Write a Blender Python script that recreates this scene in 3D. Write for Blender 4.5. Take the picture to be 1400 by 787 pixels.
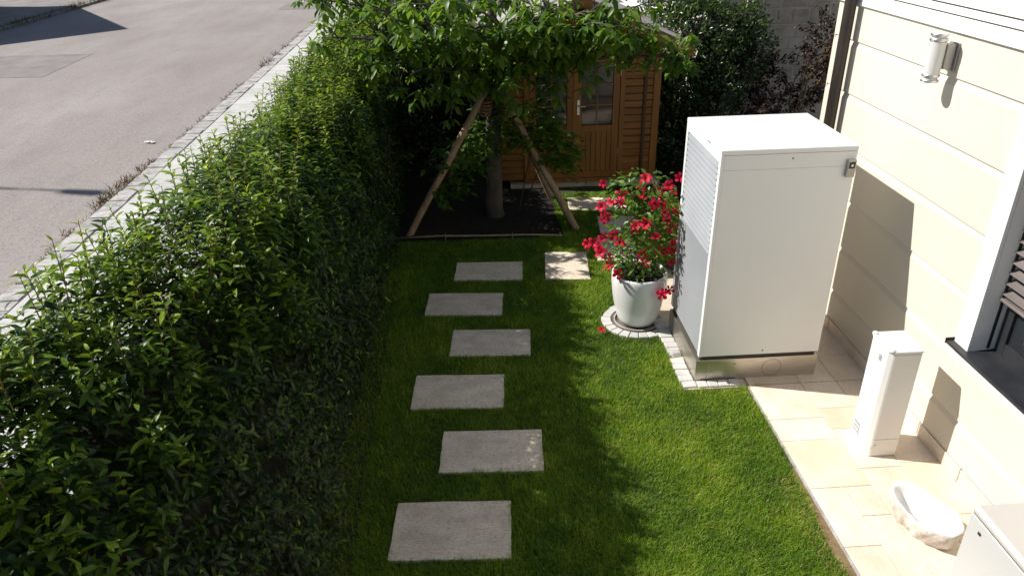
import bpy, bmesh, math, random
import numpy as np
from mathutils import Vector, Matrix

for o in list(bpy.data.objects):
    bpy.data.objects.remove(o, do_unlink=True)
random.seed(7)
rng = np.random.default_rng(11)
S = bpy.context.scene
COL = S.collection

# ------------------------------------------------------------------ camera
cam = bpy.data.cameras.new("camera")
cam.sensor_width = 36.0
cam.lens = 36.0 * 1023.0 / 1400.0
cam.clip_start = 0.05
cam.clip_end = 2000
CAMO = bpy.data.objects.new("camera", cam)
COL.objects.link(CAMO)
F, CX, CY, H = 1023.0, 700.0, 393.5, 4.3
_down = Vector((744 - CX, 2338 - CY, F)).normalized()
_fwd = Vector((628 - CX, -143 - CY, F)).normalized()
_up = -_down
_y = (_fwd - _up * _fwd.dot(_up)).normalized()
_x = _y.cross(_up)
CP = Vector((0, 0, H))
RW = Matrix((_x, _y, _up))                       # world from photo-camera axes
CAMO.matrix_world = Matrix.Translation(CP) @ (RW @ Matrix(((1, 0, 0), (0, -1, 0), (0, 0, -1)))).to_4x4()
S.camera = CAMO
RWn = np.array(RW)

def project(P):
    """photograph pixel and depth of world points (n,3): only used to rank leaves by how large they show"""
    c = (np.asarray(P) - np.array(CP)) @ RWn
    return CX + F * c[:, 0] / c[:, 2], CY + F * c[:, 1] / c[:, 2], c[:, 2]

# ------------------------------------------------------------------ light
SUN_TO = Vector((-1.0, 0.26, 0.95)).normalized()
elev = math.asin(SUN_TO.z)
azim = math.atan2(SUN_TO.x, SUN_TO.y)
w = bpy.data.worlds.new("World")
S.world = w
w.use_nodes = True
nt = w.node_tree
nt.nodes.clear()
sky = nt.nodes.new("ShaderNodeTexSky")
sky.sky_type = 'NISHITA'
sky.sun_disc = False
sky.sun_elevation = elev
sky.sun_rotation = azim
sky.air_density = 1.0
sky.dust_density = 0.6
bg = nt.nodes.new("ShaderNodeBackground")
bg.inputs[1].default_value = 0.066
out = nt.nodes.new("ShaderNodeOutputWorld")
nt.links.new(sky.outputs[0], bg.inputs[0])
nt.links.new(bg.outputs[0], out.inputs[0])
sl = bpy.data.lights.new("sun", 'SUN')
sl.energy = 5.0
sl.angle = math.radians(0.53)
sl.color = (1.0, 0.96, 0.905)
so = bpy.data.objects.new("sun", sl)
COL.objects.link(so)
so.rotation_euler = SUN_TO.to_track_quat('Z', 'Y').to_euler()
so.location = (-20, 5, 25)
S.view_settings.view_transform = 'Standard'
S.view_settings.look = 'None'
S.view_settings.exposure = 0.35
S.view_settings.gamma = 1.0
S.view_settings.use_curve_mapping = False
S.render.engine = 'CYCLES'
S.cycles.max_bounces = 6
S.cycles.diffuse_bounces = 3
S.cycles.glossy_bounces = 2
S.cycles.transmission_bounces = 4

# ------------------------------------------------------------------ helpers
WL = {}

def tag(o, label=None, cat=None, group=None, kind=None):
    if label: o["label"] = label
    if cat: o["category"] = cat
    if group: o["group"] = group
    if kind: o["kind"] = kind
    return o

def thing(name, loc, label, cat, group=None, kind=None):
    o = bpy.data.objects.new(name, None)
    o.empty_display_size = 0.1
    COL.objects.link(o)
    o.location = loc
    WL[o.name] = Vector(loc)
    return tag(o, label, cat, group, kind)

def wl(o):
    return WL.get(o.name, Vector((0, 0, 0))) if o else Vector((0, 0, 0))

def link(me, name, parent=None, mat=None, loc=None):
    o = bpy.data.objects.new(name, me)
    COL.objects.link(o)
    if mat is not None and not me.materials:
        for m in (mat if isinstance(mat, (list, tuple)) else [mat]):
            me.materials.append(m)
    o.parent = parent
    if loc is not None:
        o.location = Vector(loc) - wl(parent)
        WL[o.name] = Vector(loc)
    else:
        WL[o.name] = wl(parent)
    return o

class MB:
    """collects faces in world coordinates; build() links them as ONE mesh object"""
    def __init__(self):
        self.v = []; self.f = []; self.m = []
    def add(self, vs, fs, mi=0):
        b = len(self.v)
        self.v += [tuple(p) for p in vs]
        for q in fs:
            self.f.append(tuple(b + i for i in q)); self.m.append(mi)
        return self
    def box(self, x0, x1, y0, y1, z0, z1, mi=0):
        vs = [(x0, y0, z0), (x1, y0, z0), (x1, y1, z0), (x0, y1, z0), (x0, y0, z1), (x1, y0, z1), (x1, y1, z1), (x0, y1, z1)]
        return self.add(vs, [(0, 3, 2, 1), (4, 5, 6, 7), (0, 1, 5, 4), (1, 2, 6, 5), (2, 3, 7, 6), (3, 0, 4, 7)], mi)
    def prism(self, prof, axis, a, b, mi=0):
        """closed 2-D profile swept along an axis ('y': profile is x,z ; 'z': x,y ; 'x': y,z)"""
        n = len(prof)
        def P(p, t):
            return {'y': (p[0], t, p[1]), 'z': (p[0], p[1], t), 'x': (t, p[0], p[1])}[axis]
        vs = [P(p, a) for p in prof] + [P(p, b) for p in prof]
        fs = [tuple(range(n - 1, -1, -1)), tuple(range(n, 2 * n))]
        fs += [(i, (i + 1) % n, n + (i + 1) % n, n + i) for i in range(n)]
        return self.add(vs, fs, mi)
    def tube(self, pts, rad, n=8, mi=0, cap=True):
        pts = [Vector(p) for p in pts]
        if not hasattr(rad, '__len__'): rad = [rad] * len(pts)
        vs = []; fs = []
        ref = Vector((0.31, 0.17, 0.93))
        for i, p in enumerate(pts):
            d = (pts[min(i + 1, len(pts) - 1)] - pts[max(i - 1, 0)]).normalized()
            r = ref if abs(d.dot(ref)) < 0.95 else Vector((1, 0, 0))
            u = d.cross(r).normalized(); q = d.cross(u)
            for k in range(n):
                a = 2 * math.pi * k / n
                vs.append(p + (u * math.cos(a) + q * math.sin(a)) * rad[i])
        for i in range(len(pts) - 1):
            for k in range(n):
                k2 = (k + 1) % n
                fs.append((i * n + k, i * n + k2, (i + 1) * n + k2, (i + 1) * n + k))
        if cap:
            fs.append(tuple(range(n - 1, -1, -1)))
            fs.append(tuple(range((len(pts) - 1) * n, len(pts) * n)))
        return self.add(vs, fs, mi)
    def lathe(self, prof, c, n=32, mi=0):
        vs = []; fs = []
        for (r, z) in prof:
            for k in range(n):
                a = 2 * math.pi * k / n
                vs.append((c[0] + r * math.cos(a), c[1] + r * math.sin(a), c[2] + z))
        for i in range(len(prof) - 1):
            for k in range(n):
                k2 = (k + 1) % n
                fs.append((i * n + k, i * n + k2, (i + 1) * n + k2, (i + 1) * n + k))
        return self.add(vs, fs, mi)
    def build(self, name, mat, parent=None, smooth=False, bevel=0, seg=2, loc=None, angle=None):
        me = bpy.data.meshes.new(name)
        base = Vector(loc) if loc is not None else wl(parent)
        me.from_pydata([(p[0] - base.x, p[1] - base.y, p[2] - base.z) for p in self.v], [], self.f)
        for i, q in enumerate(self.m):
            me.polygons[i].material_index = q
        bm = bmesh.new(); bm.from_mesh(me)
        bmesh.ops.recalc_face_normals(bm, faces=bm.faces)
        if bevel:
            es = [e for e in bm.edges if len(e.link_faces) == 2 and e.calc_face_angle(0) > 0.5]
            bmesh.ops.bevel(bm, geom=es, offset=bevel, segments=seg, profile=0.5, affect='EDGES', clamp_overlap=True)
        bm.to_mesh(me); bm.free()
        if smooth or angle:
            for p in me.polygons: p.use_smooth = True
            if angle:
                me.set_sharp_from_angle(angle=math.radians(angle))
        return link(me, name, parent, mat, loc)

def bx(name, x0, x1, y0, y1, z0, z1, mat, parent=None, bevel=0.0, loc=None, seg=2):
    return MB().box(x0, x1, y0, y1, z0, z1).build(name, mat, parent, bevel=bevel, loc=loc, seg=seg)

def np_mesh(name, V, loops, totals, smooth=True, attr=None):
    me = bpy.data.meshes.new(name)
    V = np.ascontiguousarray(V, dtype=np.float32); loops = np.ascontiguousarray(loops, dtype=np.int32)
    totals = np.ascontiguousarray(totals, dtype=np.int32)
    me.vertices.add(len(V)); me.vertices.foreach_set("co", V.ravel())
    me.loops.add(len(loops)); me.loops.foreach_set("vertex_index", loops)
    me.polygons.add(len(totals))
    st = np.concatenate(([0], np.cumsum(totals)[:-1])).astype(np.int32)
    me.polygons.foreach_set("loop_start", st)
    me.update(calc_edges=True)
    if smooth:
        me.polygons.foreach_set("use_smooth", np.ones(len(totals), dtype=bool))
    if attr is not None:
        a = me.attributes.new("tint", 'FLOAT', 'POINT')
        a.data.foreach_set("value", np.ascontiguousarray(attr, dtype=np.float32))
    return me

def unit(a):
    return a / np.maximum(np.linalg.norm(a, axis=1, keepdims=True), 1e-9)

LEAF_LOOPS = np.array([0, 1, 2, 0, 2, 3, 1, 4, 5, 2, 2, 5, 6, 3, 4, 7, 5, 5, 7, 6])
LEAF_TOT = np.array([3, 3, 4, 4, 3, 3])

def leaf_verts(P, D, U, L, Wd, droop, fold):
    n = len(P)
    D = unit(D); Sd = unit(np.cross(D, U)); N = np.cross(Sd, D)
    L = L[:, None]; Wd = Wd[:, None]; droop = droop[:, None]; fold = fold[:, None]
    def mid(t): return P + L * (t * D - droop * t * t * N)
    V = np.empty((n, 8, 3))
    V[:, 0] = P
    m1, m2 = mid(.32), mid(.72)
    V[:, 2] = m1; V[:, 5] = m2; V[:, 7] = mid(1.0)
    V[:, 1] = m1 - Sd * Wd * .5 + N * Wd * fold; V[:, 3] = m1 + Sd * Wd * .5 + N * Wd * fold
    V[:, 4] = m2 - Sd * Wd * .42 + N * Wd * fold * .7; V[:, 6] = m2 + Sd * Wd * .42 + N * Wd * fold * .7
    return V

def leaf_mesh(name, P, D, U, L, Wd, droop, fold, tint):
    n = len(P)
    V = leaf_verts(P, D, U, L, Wd, droop, fold).reshape(-1, 3)
    loops = (LEAF_LOOPS[None, :] + 8 * np.arange(n)[:, None]).ravel()
    tot = np.tile(LEAF_TOT, n)
    return np_mesh(name, V, loops, tot, True, np.repeat(tint, 8))

def leaf_objects(idx, P, D, U, L, Wd, droop, fold, tint, mat, parent, tints=6):
    """single leaves as parts of their own; alike leaves share mesh data"""
    lo, hi = float(tint.min()), float(tint.max()) + 1e-6
    cache = {}
    base = np.array(wl(parent))
    for i in idx:
        b = int((tint[i] - lo) / (hi - lo) * tints); dq = 0 if droop[i] < np.median(droop) else 1
        key = (b, dq)
        if key not in cache:
            one = np.ones(1)
            cache[key] = leaf_mesh("leaf", np.zeros((1, 3)), np.array([[0, 1., 0]]), np.array([[0, 0, 1.]]), one, one,
                                   one * np.median(droop) * (0.7 if dq == 0 else 1.3), one * float(fold[i]), one * (lo + (b + .5) * (hi - lo) / tints))
            cache[key].materials.append(mat)
        d = Vector(D[i]).normalized(); s = d.cross(Vector(U[i])).normalized(); n_ = s.cross(d)
        o = bpy.data.objects.new("leaf", cache[key]); COL.objects.link(o); o.parent = parent
        M = Matrix((s * Wd[i], d * L[i], n_ * L[i])).transposed().to_4x4()
        M.translation = Vector(P[i] - base)
        o.matrix_local = M

def noise1(x, seed, scale):
    """smooth 1-D value noise"""
    r = np.random.default_rng(seed).uniform(-1, 1, 400)
    t = np.asarray(x) * scale + 60.0
    i = np.floor(t).astype(int) % 398; f = t - np.floor(t); f = f * f * (3 - 2 * f)
    return r[i] * (1 - f) + r[i + 1] * f

def noise2(x, y, seed, scale):
    r = np.random.default_rng(seed).uniform(-1, 1, (128, 128))
    tx = np.asarray(x) * scale + 40.0; ty = np.asarray(y) * scale + 40.0
    ix = np.floor(tx).astype(int); iy = np.floor(ty).astype(int); fx = tx - ix; fy = ty - iy
    fx = fx * fx * (3 - 2 * fx); fy = fy * fy * (3 - 2 * fy)
    g = lambda a, b: r[a % 128, b % 128]
    return (g(ix, iy) * (1 - fx) + g(ix + 1, iy) * fx) * (1 - fy) + (g(ix, iy + 1) * (1 - fx) + g(ix + 1, iy + 1) * fx) * fy

# ------------------------------------------------------------------ materials
def new_mat(name):
    m = bpy.data.materials.new(name); m.use_nodes = True
    t = m.node_tree
    return m, t, t.nodes["Principled BSDF"]

def surf(name, cols, scale=4.0, rough=0.7, bump=0.0, bscale=40.0, metal=0.0, spec=0.5, detail=6.0, stretch=(1, 1, 1),
         fine=None, fscale=150.0, rnd=0.0, mid=(0.35, 0.65), coat=0.0):
    """noise-mottled surface: cols = two colours mixed by noise; fine = (colour, amount) specks; rnd = per-object brightness spread"""
    m, t, b = new_mat(name); N = t.nodes; Lk = t.links
    tc = N.new("ShaderNodeTexCoord"); mp = N.new("ShaderNodeMapping"); mp.inputs[3].default_value = stretch
    geo = N.new("ShaderNodeNewGeometry")
    Lk.new(geo.outputs["Position"], mp.inputs[0])
    nz = N.new("ShaderNodeTexNoise"); nz.inputs["Scale"].default_value = scale; nz.inputs["Detail"].default_value = detail
    Lk.new(mp.outputs[0], nz.inputs[0])
    rp = N.new("ShaderNodeValToRGB")
    rp.color_ramp.elements[0].position = mid[0]; rp.color_ramp.elements[1].position = mid[1]
    rp.color_ramp.elements[0].color = (*cols[0], 1); rp.color_ramp.elements[1].color = (*cols[1], 1)
    Lk.new(nz.outputs[0], rp.inputs[0])
    c = rp.outputs[0]
    if fine:
        n2 = N.new("ShaderNodeTexNoise"); n2.inputs["Scale"].default_value = fscale; n2.inputs["Detail"].default_value = 3
        Lk.new(mp.outputs[0], n2.inputs[0])
        r2 = N.new("ShaderNodeMapRange"); r2.inputs[1].default_value = 0.52; r2.inputs[2].default_value = 0.72; r2.inputs[4].default_value = fine[1]
        Lk.new(n2.outputs[0], r2.inputs[0])
        mx = N.new("ShaderNodeMix"); mx.data_type = 'RGBA'; mx.inputs[7].default_value = (*fine[0], 1)
        Lk.new(r2.outputs[0], mx.inputs[0]); Lk.new(c, mx.inputs[6]); c = mx.outputs[2]
    if rnd:
        oi = N.new("ShaderNodeObjectInfo"); mr = N.new("ShaderNodeMapRange")
        mr.inputs[3].default_value = 1 - rnd; mr.inputs[4].default_value = 1 + rnd
        Lk.new(oi.outputs["Random"], mr.inputs[0])
        hv = N.new("ShaderNodeHueSaturation"); Lk.new(mr.outputs[0], hv.inputs["Value"]); Lk.new(c, hv.inputs["Color"]); c = hv.outputs[0]
    Lk.new(c, b.inputs["Base Color"])
    b.inputs["Roughness"].default_value = rough; b.inputs["Metallic"].default_value = metal
    b.inputs["Specular IOR Level"].default_value = spec
    if coat: b.inputs["Coat Weight"].default_value = coat
    if bump:
        n3 = N.new("ShaderNodeTexNoise"); n3.inputs["Scale"].default_value = bscale; n3.inputs["Detail"].default_value = 5
        Lk.new(mp.outputs[0], n3.inputs[0])
        bp = N.new("ShaderNodeBump"); bp.inputs["Strength"].default_value = bump; bp.inputs["Distance"].default_value = 0.01
        Lk.new(n3.outputs[0], bp.inputs["Height"]); Lk.new(bp.outputs[0], b.inputs["Normal"])
    return m

def streaks(m, col, amt, stretch, scale):
    """wear marks mixed over a surface's colour"""
    t = m.node_tree; N = t.nodes; b = N["Principled BSDF"]; src = b.inputs["Base Color"].links[0].from_socket
    geo = N.new("ShaderNodeNewGeometry"); mp = N.new("ShaderNodeMapping"); mp.inputs[3].default_value = stretch
    t.links.new(geo.outputs["Position"], mp.inputs[0])
    nz = N.new("ShaderNodeTexNoise"); nz.inputs["Scale"].default_value = scale; nz.inputs["Detail"].default_value = 9; nz.inputs["Roughness"].default_value = .7
    t.links.new(mp.outputs[0], nz.inputs[0])
    r = N.new("ShaderNodeMapRange"); r.inputs[1].default_value = .48; r.inputs[2].default_value = .70; r.inputs[4].default_value = amt
    t.links.new(nz.outputs[0], r.inputs[0])
    mx = N.new("ShaderNodeMix"); mx.data_type = 'RGBA'; mx.inputs[7].default_value = (*col, 1)
    t.links.new(r.outputs[0], mx.inputs[0]); t.links.new(src, mx.inputs[6]); t.links.new(mx.outputs[2], b.inputs["Base Color"])

def leaf_mat(name, stops, rough=0.35, trans=0.3, spec=0.5, tcol=1.6):
    """leaf colour from the per-leaf 'tint' value; light shines through a little"""
    m, t, b = new_mat(name); N = t.nodes; Lk = t.links
    at = N.new("ShaderNodeAttribute"); at.attribute_name = "tint"
    rp = N.new("ShaderNodeValToRGB"); e = rp.color_ramp.elements
    e[0].position = stops[0][0]; e[0].color = (*stops[0][1], 1)
    e[1].position = stops[-1][0]; e[1].color = (*stops[-1][1], 1)
    for p, c in stops[1:-1]:
        x = e.new(p); x.color = (*c, 1)
    Lk.new(at.outputs["Fac"], rp.inputs[0]); Lk.new(rp.outputs[0], b.inputs["Base Color"])
    b.inputs["Roughness"].default_value = rough; b.inputs["Specular IOR Level"].default_value = spec
    tr = N.new("ShaderNodeBsdfTranslucent"); hv = N.new("ShaderNodeHueSaturation"); hv.inputs["Value"].default_value = tcol
    hv.inputs["Hue"].default_value = 0.485; hv.inputs["Saturation"].default_value = 1.1
    Lk.new(rp.outputs[0], hv.inputs["Color"]); Lk.new(hv.outputs[0], tr.inputs[0])
    mx = N.new("ShaderNodeMixShader"); mx.inputs[0].default_value = trans
    Lk.new(b.outputs[0], mx.inputs[1]); Lk.new(tr.outputs[0], mx.inputs[2])
    Lk.new(mx.outputs[0], N["Material Output"].inputs[0])
    return m

M = {}
M['ground'] = surf('ground', [(.16, .15, .12), (.22, .2, .17)], 0.5, .9)
M['road'] = surf('asphalt', [(.245, .212, .195), (.345, .308, .286)], .45, .9, .6, 70, fine=((.15, .133, .123), .8), fscale=38, stretch=(1, .4, 1), mid=(.3, .7))
M['patch'] = surf('asphalt_patch', [(.20, .178, .168), (.28, .25, .235)], 1.3, .9, .4, 60, fine=((.09, .085, .08), .5), fscale=30)
M['slab'] = surf('pavement_concrete', [(.50, .49, .46), (.60, .585, .55)], 2.5, .85, .15, 120, rnd=.06, fine=((.38, .37, .35), .4), fscale=60)
M['joint'] = surf('pavement_joint', [(.33, .31, .28), (.42, .395, .36)], 6, .95)
M['kerb'] = surf('granite_sett', [(.32, .305, .285), (.52, .50, .475)], 7, .85, .4, 40, rnd=.08, fine=((.2, .19, .18), .5), fscale=80)
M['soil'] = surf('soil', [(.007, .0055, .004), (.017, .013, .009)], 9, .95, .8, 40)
M['lawn'] = surf('lawn_soil', [(.030, .038, .014), (.05, .05, .022)], 7, .95, .6, 60)
M['gutter'] = surf('gutter_dirt', [(.10, .085, .065), (.20, .17, .14)], 6, .95, .6, 60)
M['dry'] = surf('dry_turf', [(.16, .11, .05), (.24, .17, .08)], 18, .95, .6, 90)
M['stone'] = surf('stepping_travertine', [(.71, .595, .455), (.85, .745, .60)], 3.2, .75, .4, 40, rnd=.09, fine=((.30, .235, .17), .75), fscale=34, stretch=(1, 2.2, 1))
M['tile'] = surf('patio_travertine', [(.70, .585, .465), (.79, .69, .575)], 2.6, .55, .1, 30, rnd=.07, fine=((.55, .4, .26), .35), fscale=26, stretch=(1.6, .8, 1))
M['tile_o'] = surf('patio_travertine_ochre', [(.68, .54, .40), (.78, .655, .515)], 3.2, .55, .1, 30, rnd=.05, stretch=(1.3, .8, 1))
M['grout'] = surf('patio_grout', [(.56, .47, .36), (.64, .55, .43)], 10, .9)
M['cream'] = surf('cream_render', [(.668, .608, .502), (.703, .643, .534)], .9, .85, .12, 220)
M['white_render'] = surf('white_render', [(.80, .79, .76), (.84, .83, .8)], 1.2, .8, .08, 160)
M['dark_sill'] = surf('anthracite_metal', [(.018, .019, .022), (.03, .031, .035)], 5, .4, .05, 60)
M['pipe'] = surf('brown_painted_metal', [(.028, .022, .018), (.042, .034, .028)], 3, .45, spec=.4)
M['blind'] = surf('blind_slat', [(.17, .145, .135), (.21, .18, .17)], 6, .4)
M['white_coat'] = surf('white_powder_coat', [(.82, .815, .795), (.85, .845, .825)], .7, .38, .02, 300)
M['grey_coat'] = surf('grey_powder_coat', [(.30, .315, .33), (.35, .365, .38)], 1.5, .42)
M['shadow_gap'] = surf('gap_plastic', [(.03, .028, .025), (.05, .045, .04)], 5, .7)
M['steel'] = surf('brushed_steel', [(.44, .40, .34), (.56, .52, .46)], 2.2, .34, .04, 200, metal=.9, stretch=(1, 1, 5))
M['silver'] = surf('satin_silver', [(.62, .62, .62), (.72, .72, .72)], 4, .3, metal=.85)
M['plastic_w'] = surf('white_plastic', [(.78, .765, .72), (.82, .805, .765)], .9, .4, .02, 200)
M['plastic_g'] = surf('pale_grey_plastic', [(.70, .68, .64), (.74, .72, .68)], 1, .45)
M['cab_body'] = surf('cabinet_light_grey', [(.50, .497, .485), (.54, .535, .52)], 1, .45)
M['cab_lid'] = surf('cabinet_lid_beige', [(.47, .445, .41), (.51, .485, .445)], 1, .5)
M['sensor'] = surf('beige_plastic', [(.46, .42, .34), (.52, .48, .40)], 5, .5)
M['black'] = surf('black_plastic', [(.012, .012, .013), (.02, .02, .02)], 5, .4)
M['pot'] = surf('pot_glaze', [(.82, .81, .78), (.86, .85, .82)], 1.5, .28, .02, 60, coat=.2)
M['wood'] = surf('varnished_pine', [(.225, .088, .016), (.335, .142, .030)], 2.0, .5, .15, 60, rnd=.12, stretch=(.5, 6, 7), detail=8)
M['wood_v'] = surf('varnished_pine_upright', [(.225, .088, .016), (.325, .136, .029)], 2.0, .5, .15, 60, rnd=.1, stretch=(9, 6, .6), detail=8)
M['wood_shade'] = surf('recess_shade_pine', [(.06, .028, .010), (.09, .042, .015)], 2.0, .5, stretch=(9, 6, .6))  # darkened pine colour standing in for shade inside a recess
M['pole'] = surf('peeled_pole', [(.26, .17, .10), (.38, .26, .16)], 6, .8, .3, 30, stretch=(4, 4, .8))
M['bark'] = surf('grey_bark', [(.055, .045, .034), (.12, .10, .078)], 7, .9, .8, 30, stretch=(1, 1, .5))
M['twig'] = surf('red_brown_twig', [(.11, .065, .028), (.19, .12, .05)], 20, .7)
M['rope'] = surf('coir_rope', [(.22, .12, .06), (.3, .18, .09)], 30, .95, .6, 150)
M['cane'] = surf('bamboo_cane', [(.30, .21, .11), (.42, .31, .17)], 8, .6)
M['roof'] = surf('pale_roofing', [(.30, .275, .25), (.38, .355, .33)], 3, .8, .2, 80)
M['old_wall'] = surf('weathered_stone', [(.50, .42, .325), (.64, .55, .445)], 1.1, .95, .7, 14, fine=((.30, .18, .085), .5), fscale=2.4, rnd=.12)
M['mortar'] = surf('old_mortar', [(.52, .44, .35), (.60, .52, .42)], 2.0, .95, .4, 25)
M['basin'] = surf('white_stone', [(.78, .76, .73), (.86, .85, .83)], 6, .55, .25, 40)
M['basin_raw'] = surf('split_stone', [(.52, .45, .38), (.72, .66, .6)], 12, .9, .9, 35)
M['paper'] = surf('paper', [(.78, .77, .74), (.82, .81, .78)], 3, .8)
M['lamp_steel'] = surf('lamp_grey', [(.36, .35, .33), (.42, .41, .39)], 3, .4, metal=.5)
M['plaster_far'] = surf('far_plaster', [(.6, .55, .46), (.66, .61, .52)], .6, .9)
M['red_tile'] = surf('clay_roof', [(.30, .11, .06), (.38, .15, .08)], 3, .85, .3, 20)
M['grass'] = leaf_mat('grass_blade', [(0, (.052, .135, .010)), (.55, (.18, .315, .02)), (.85, (.335, .43, .042)), (1, (.42, .37, .13))], .5, .38, .3, 1.6)
M['hedge'] = leaf_mat('laurel_leaf', [(0, (.006, .015, .0035)), (.36, (.016, .041, .005)), (.7, (.115, .205, .014)), (1, (.27, .37, .022))], .40, .32, .32, 1.8)  # dark end deepened for side shade, bright end lifted for sunlit top
M['tree'] = leaf_mat('tree_leaf', [(0, (.035, .08, .014)), (.5, (.085, .17, .022)), (1, (.18, .28, .038))], .40, .42, .36, 1.8)
M['shrub'] = leaf_mat('shrub_leaf', [(0, (.014, .034, .010)), (.6, (.034, .072, .014)), (1, (.15, .21, .03))], .32, .2, .55, 1.5)
M['maple'] = leaf_mat('maple_leaf', [(0, (.018, .012, .010)), (1, (.05, .026, .020))], .5, .25, .4, 1.4)
M['vine'] = leaf_mat('vine_leaf', [(0, (.04, .10, .012)), (.6, (.09, .19, .02)), (1, (.19, .27, .035))], .4, .32, .35, 1.6)
M['petal'] = leaf_mat('red_petal', [(0, (.55, .004, .022)), (.6, (.80, .014, .055)), (1, (.88, .05, .15))], .5, .3, .3, 1.2)
M['straw'] = leaf_mat('dry_weed', [(0, (.05, .07, .02)), (.5, (.16, .11, .05)), (1, (.26, .18, .1))], .7, .2, .2, 1.3)

streaks(M['road'], (.19, .168, .158), .45, (1.2, .35, 1), 1.9)
streaks(M['road'], (.42, .38, .35), .5, (3, 1.2, 1), 7)
streaks(M['stone'], (.44, .37, .28), .5, (1, 1, 1), 6)
streaks(M['tile'], (.62, .47, .33), .45, (1, 1, 1), 3.5)
streaks(M['cream'], (.60, .535, .42), .28, (1, 1, .35), 1.1)
streaks(M['white_coat'], (.74, .72, .68), .22, (1.5, 1.5, .25), 1.4)
streaks(M['pot'], (.66, .62, .55), .35, (2, 2, .6), 3)
streaks(M['slab'], (.40, .385, .36), .5, (1, 1, 1), 2.2)
streaks(M['old_wall'], (.20, .17, .13), .6, (1, 1, 1), 2.0)
# window glass: dark reflecting pane
def glass(name):
    m, t, b = new_mat(name)
    b.inputs["Base Color"].default_value = (.02, .024, .026, 1); b.inputs["Roughness"].default_value = .06
    b.inputs["Specular IOR Level"].default_value = .7
    return m
M['glass'] = glass('window_glass')
m, t, b = new_mat('lamp_glass')
b.inputs["Base Color"].default_value = (.82, .82, .80, 1); b.inputs["Roughness"].default_value = .22
b.inputs["Transmission Weight"].default_value = .25
M['lampglass'] = m

# ------------------------------------------------------------------ ground, road, pavement
def sheet(name, pts, z, mat):
    me = bpy.data.meshes.new(name)
    me.from_pydata([(x, y, z) for x, y in pts], [], [tuple(range(len(pts)))])
    return tag(link(me, name, None, mat), kind='structure')

sheet('ground', [(-400, -400), (400, -400), (400, 400), (-400, 400)], -0.03, M['ground'])
KX = -5.86
sheet('road', [(-17.9, -30), (KX, -30), (KX, 130), (-17.9, 130)], -0.004, M['road'])
sheet('asphalt_patch', [(-15.0, 25.85), (-12.05, 25.7), (-11.95, 22.2), (-15.0, 22.4)], 0.002, M['patch'])
sheet('asphalt_patch', [(-8.2, 37.6), (-6.0, 37.4), (-6.0, 35.2), (-8.2, 35.4)], 0.002, M['patch'])
sheet('far_pavement', [(-24, -30), (-18.05, -30), (-18.05, 130), (-24, 130)], 0.08, M['patch'])
tag(bx('far_kerb', -18.05, -17.9, -30, 130, -.03, .1, M['joint']), kind='structure')

pv = tag(bx('pavement', KX + .34, -2.55, -6, 60, -.03, .045, M['joint']), kind='structure')
def piece_mesh(name, sx, sy, sz, bev, mat):
    bm = bmesh.new(); bmesh.ops.create_cube(bm, size=1)
    for v in bm.verts: v.co = Vector((v.co.x * sx, v.co.y * sy, v.co.z * sz))
    if bev:
        top = [e for e in bm.edges if any(v.co.z > 0 for v in e.verts)]
        bmesh.ops.bevel(bm, geom=top, offset=bev, segments=1, affect='EDGES')
    me = bpy.data.meshes.new(name); bm.to_mesh(me); bm.free(); me.materials.append(mat)
    return me
def piece(me, name, parent, loc, rot=0.0, tilt=0.004):
    o = link(me, name, parent, None, loc)
    o.rotation_euler = (random.gauss(0, tilt), random.gauss(0, tilt), rot + random.gauss(0, tilt))
    return o
slabm = piece_mesh('slab', .592, .772, .05, .004, M['slab'])
for c in range(5):
    y = 5.0 + (c % 2) * .39
    while y < 27:
        piece(slabm, 'slab', pv, (KX + .34 + .3 + c * .6, y, .045 + random.uniform(0, .003)), 0, .0015); y += .78
gut = [(KX - .09 + .035 * math.sin(q * 1.7) + random.uniform(-.02, .02), 6 + q * .25) for q in range(160)]
sheet('gutter_dirt', [(KX, 6.0), (KX, 46.0)] + gut[::-1], 0.001, M['gutter'])
bigslab = MB().box(KX + .34, -2.56, 27.2, 60, .046, .07).build('far_slabs', M['slab'], pv)
kb = tag(bx('kerb', KX - .005, KX + .335, -6, 60, -.03, .035, M['joint']), kind='structure')
settm = [piece_mesh('sett', .30 + .02 * k, .232, .07, .007, M['kerb']) for k in range(2)]
y = 6.5
while y < 34:
    piece(random.choice(settm), 'sett', kb, (KX + .165 + random.uniform(-.012, .012), y, .035 + random.uniform(-.01, .012)), 0, .02); y += .24
bx('kerb_run', KX + .0, KX + .33, 34.2, 60, .0352, .07, M['kerb'], kb)

def weeds(name, spots, label):
    P = []; D = []; L = []; Wd = []; T = []
    for (x, y, n, r, h, dry) in spots:
        for k in range(n):
            a = random.uniform(0, 2 * math.pi); q = r * math.sqrt(random.random())
            P.append((x + q * math.cos(a) * .6, y + q * math.sin(a), 0.0)); a2 = random.uniform(0, 6.28); lean = random.uniform(.1, 1.0)
            D.append((math.cos(a2) * lean, math.sin(a2) * lean, 1)); L.append(h * random.uniform(.4, 1.1)); Wd.append(random.uniform(.006, .018)); T.append(min(1, max(0, random.gauss(dry, .2))))
    n = len(P); U = np.tile((0.1, 0.2, 1.0), (n, 1)) + rng.normal(0, .4, (n, 3))
    me = leaf_mesh(name, np.array(P), np.array(D, float), U, np.array(L), np.array(Wd), np.full(n, .4), np.full(n, .1), np.array(T))
    o = link(me, name, None, M['straw'])
    return tag(o, label, 'weeds', kind='stuff')
sp = []
for k in range(150):
    y = random.uniform(9.5, 21) if k < 110 else random.uniform(21, 32)
    sp.append((KX - .05 + random.gauss(0, .04), y, random.randint(5, 12), .16, random.uniform(.04, .10), .8))
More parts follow.
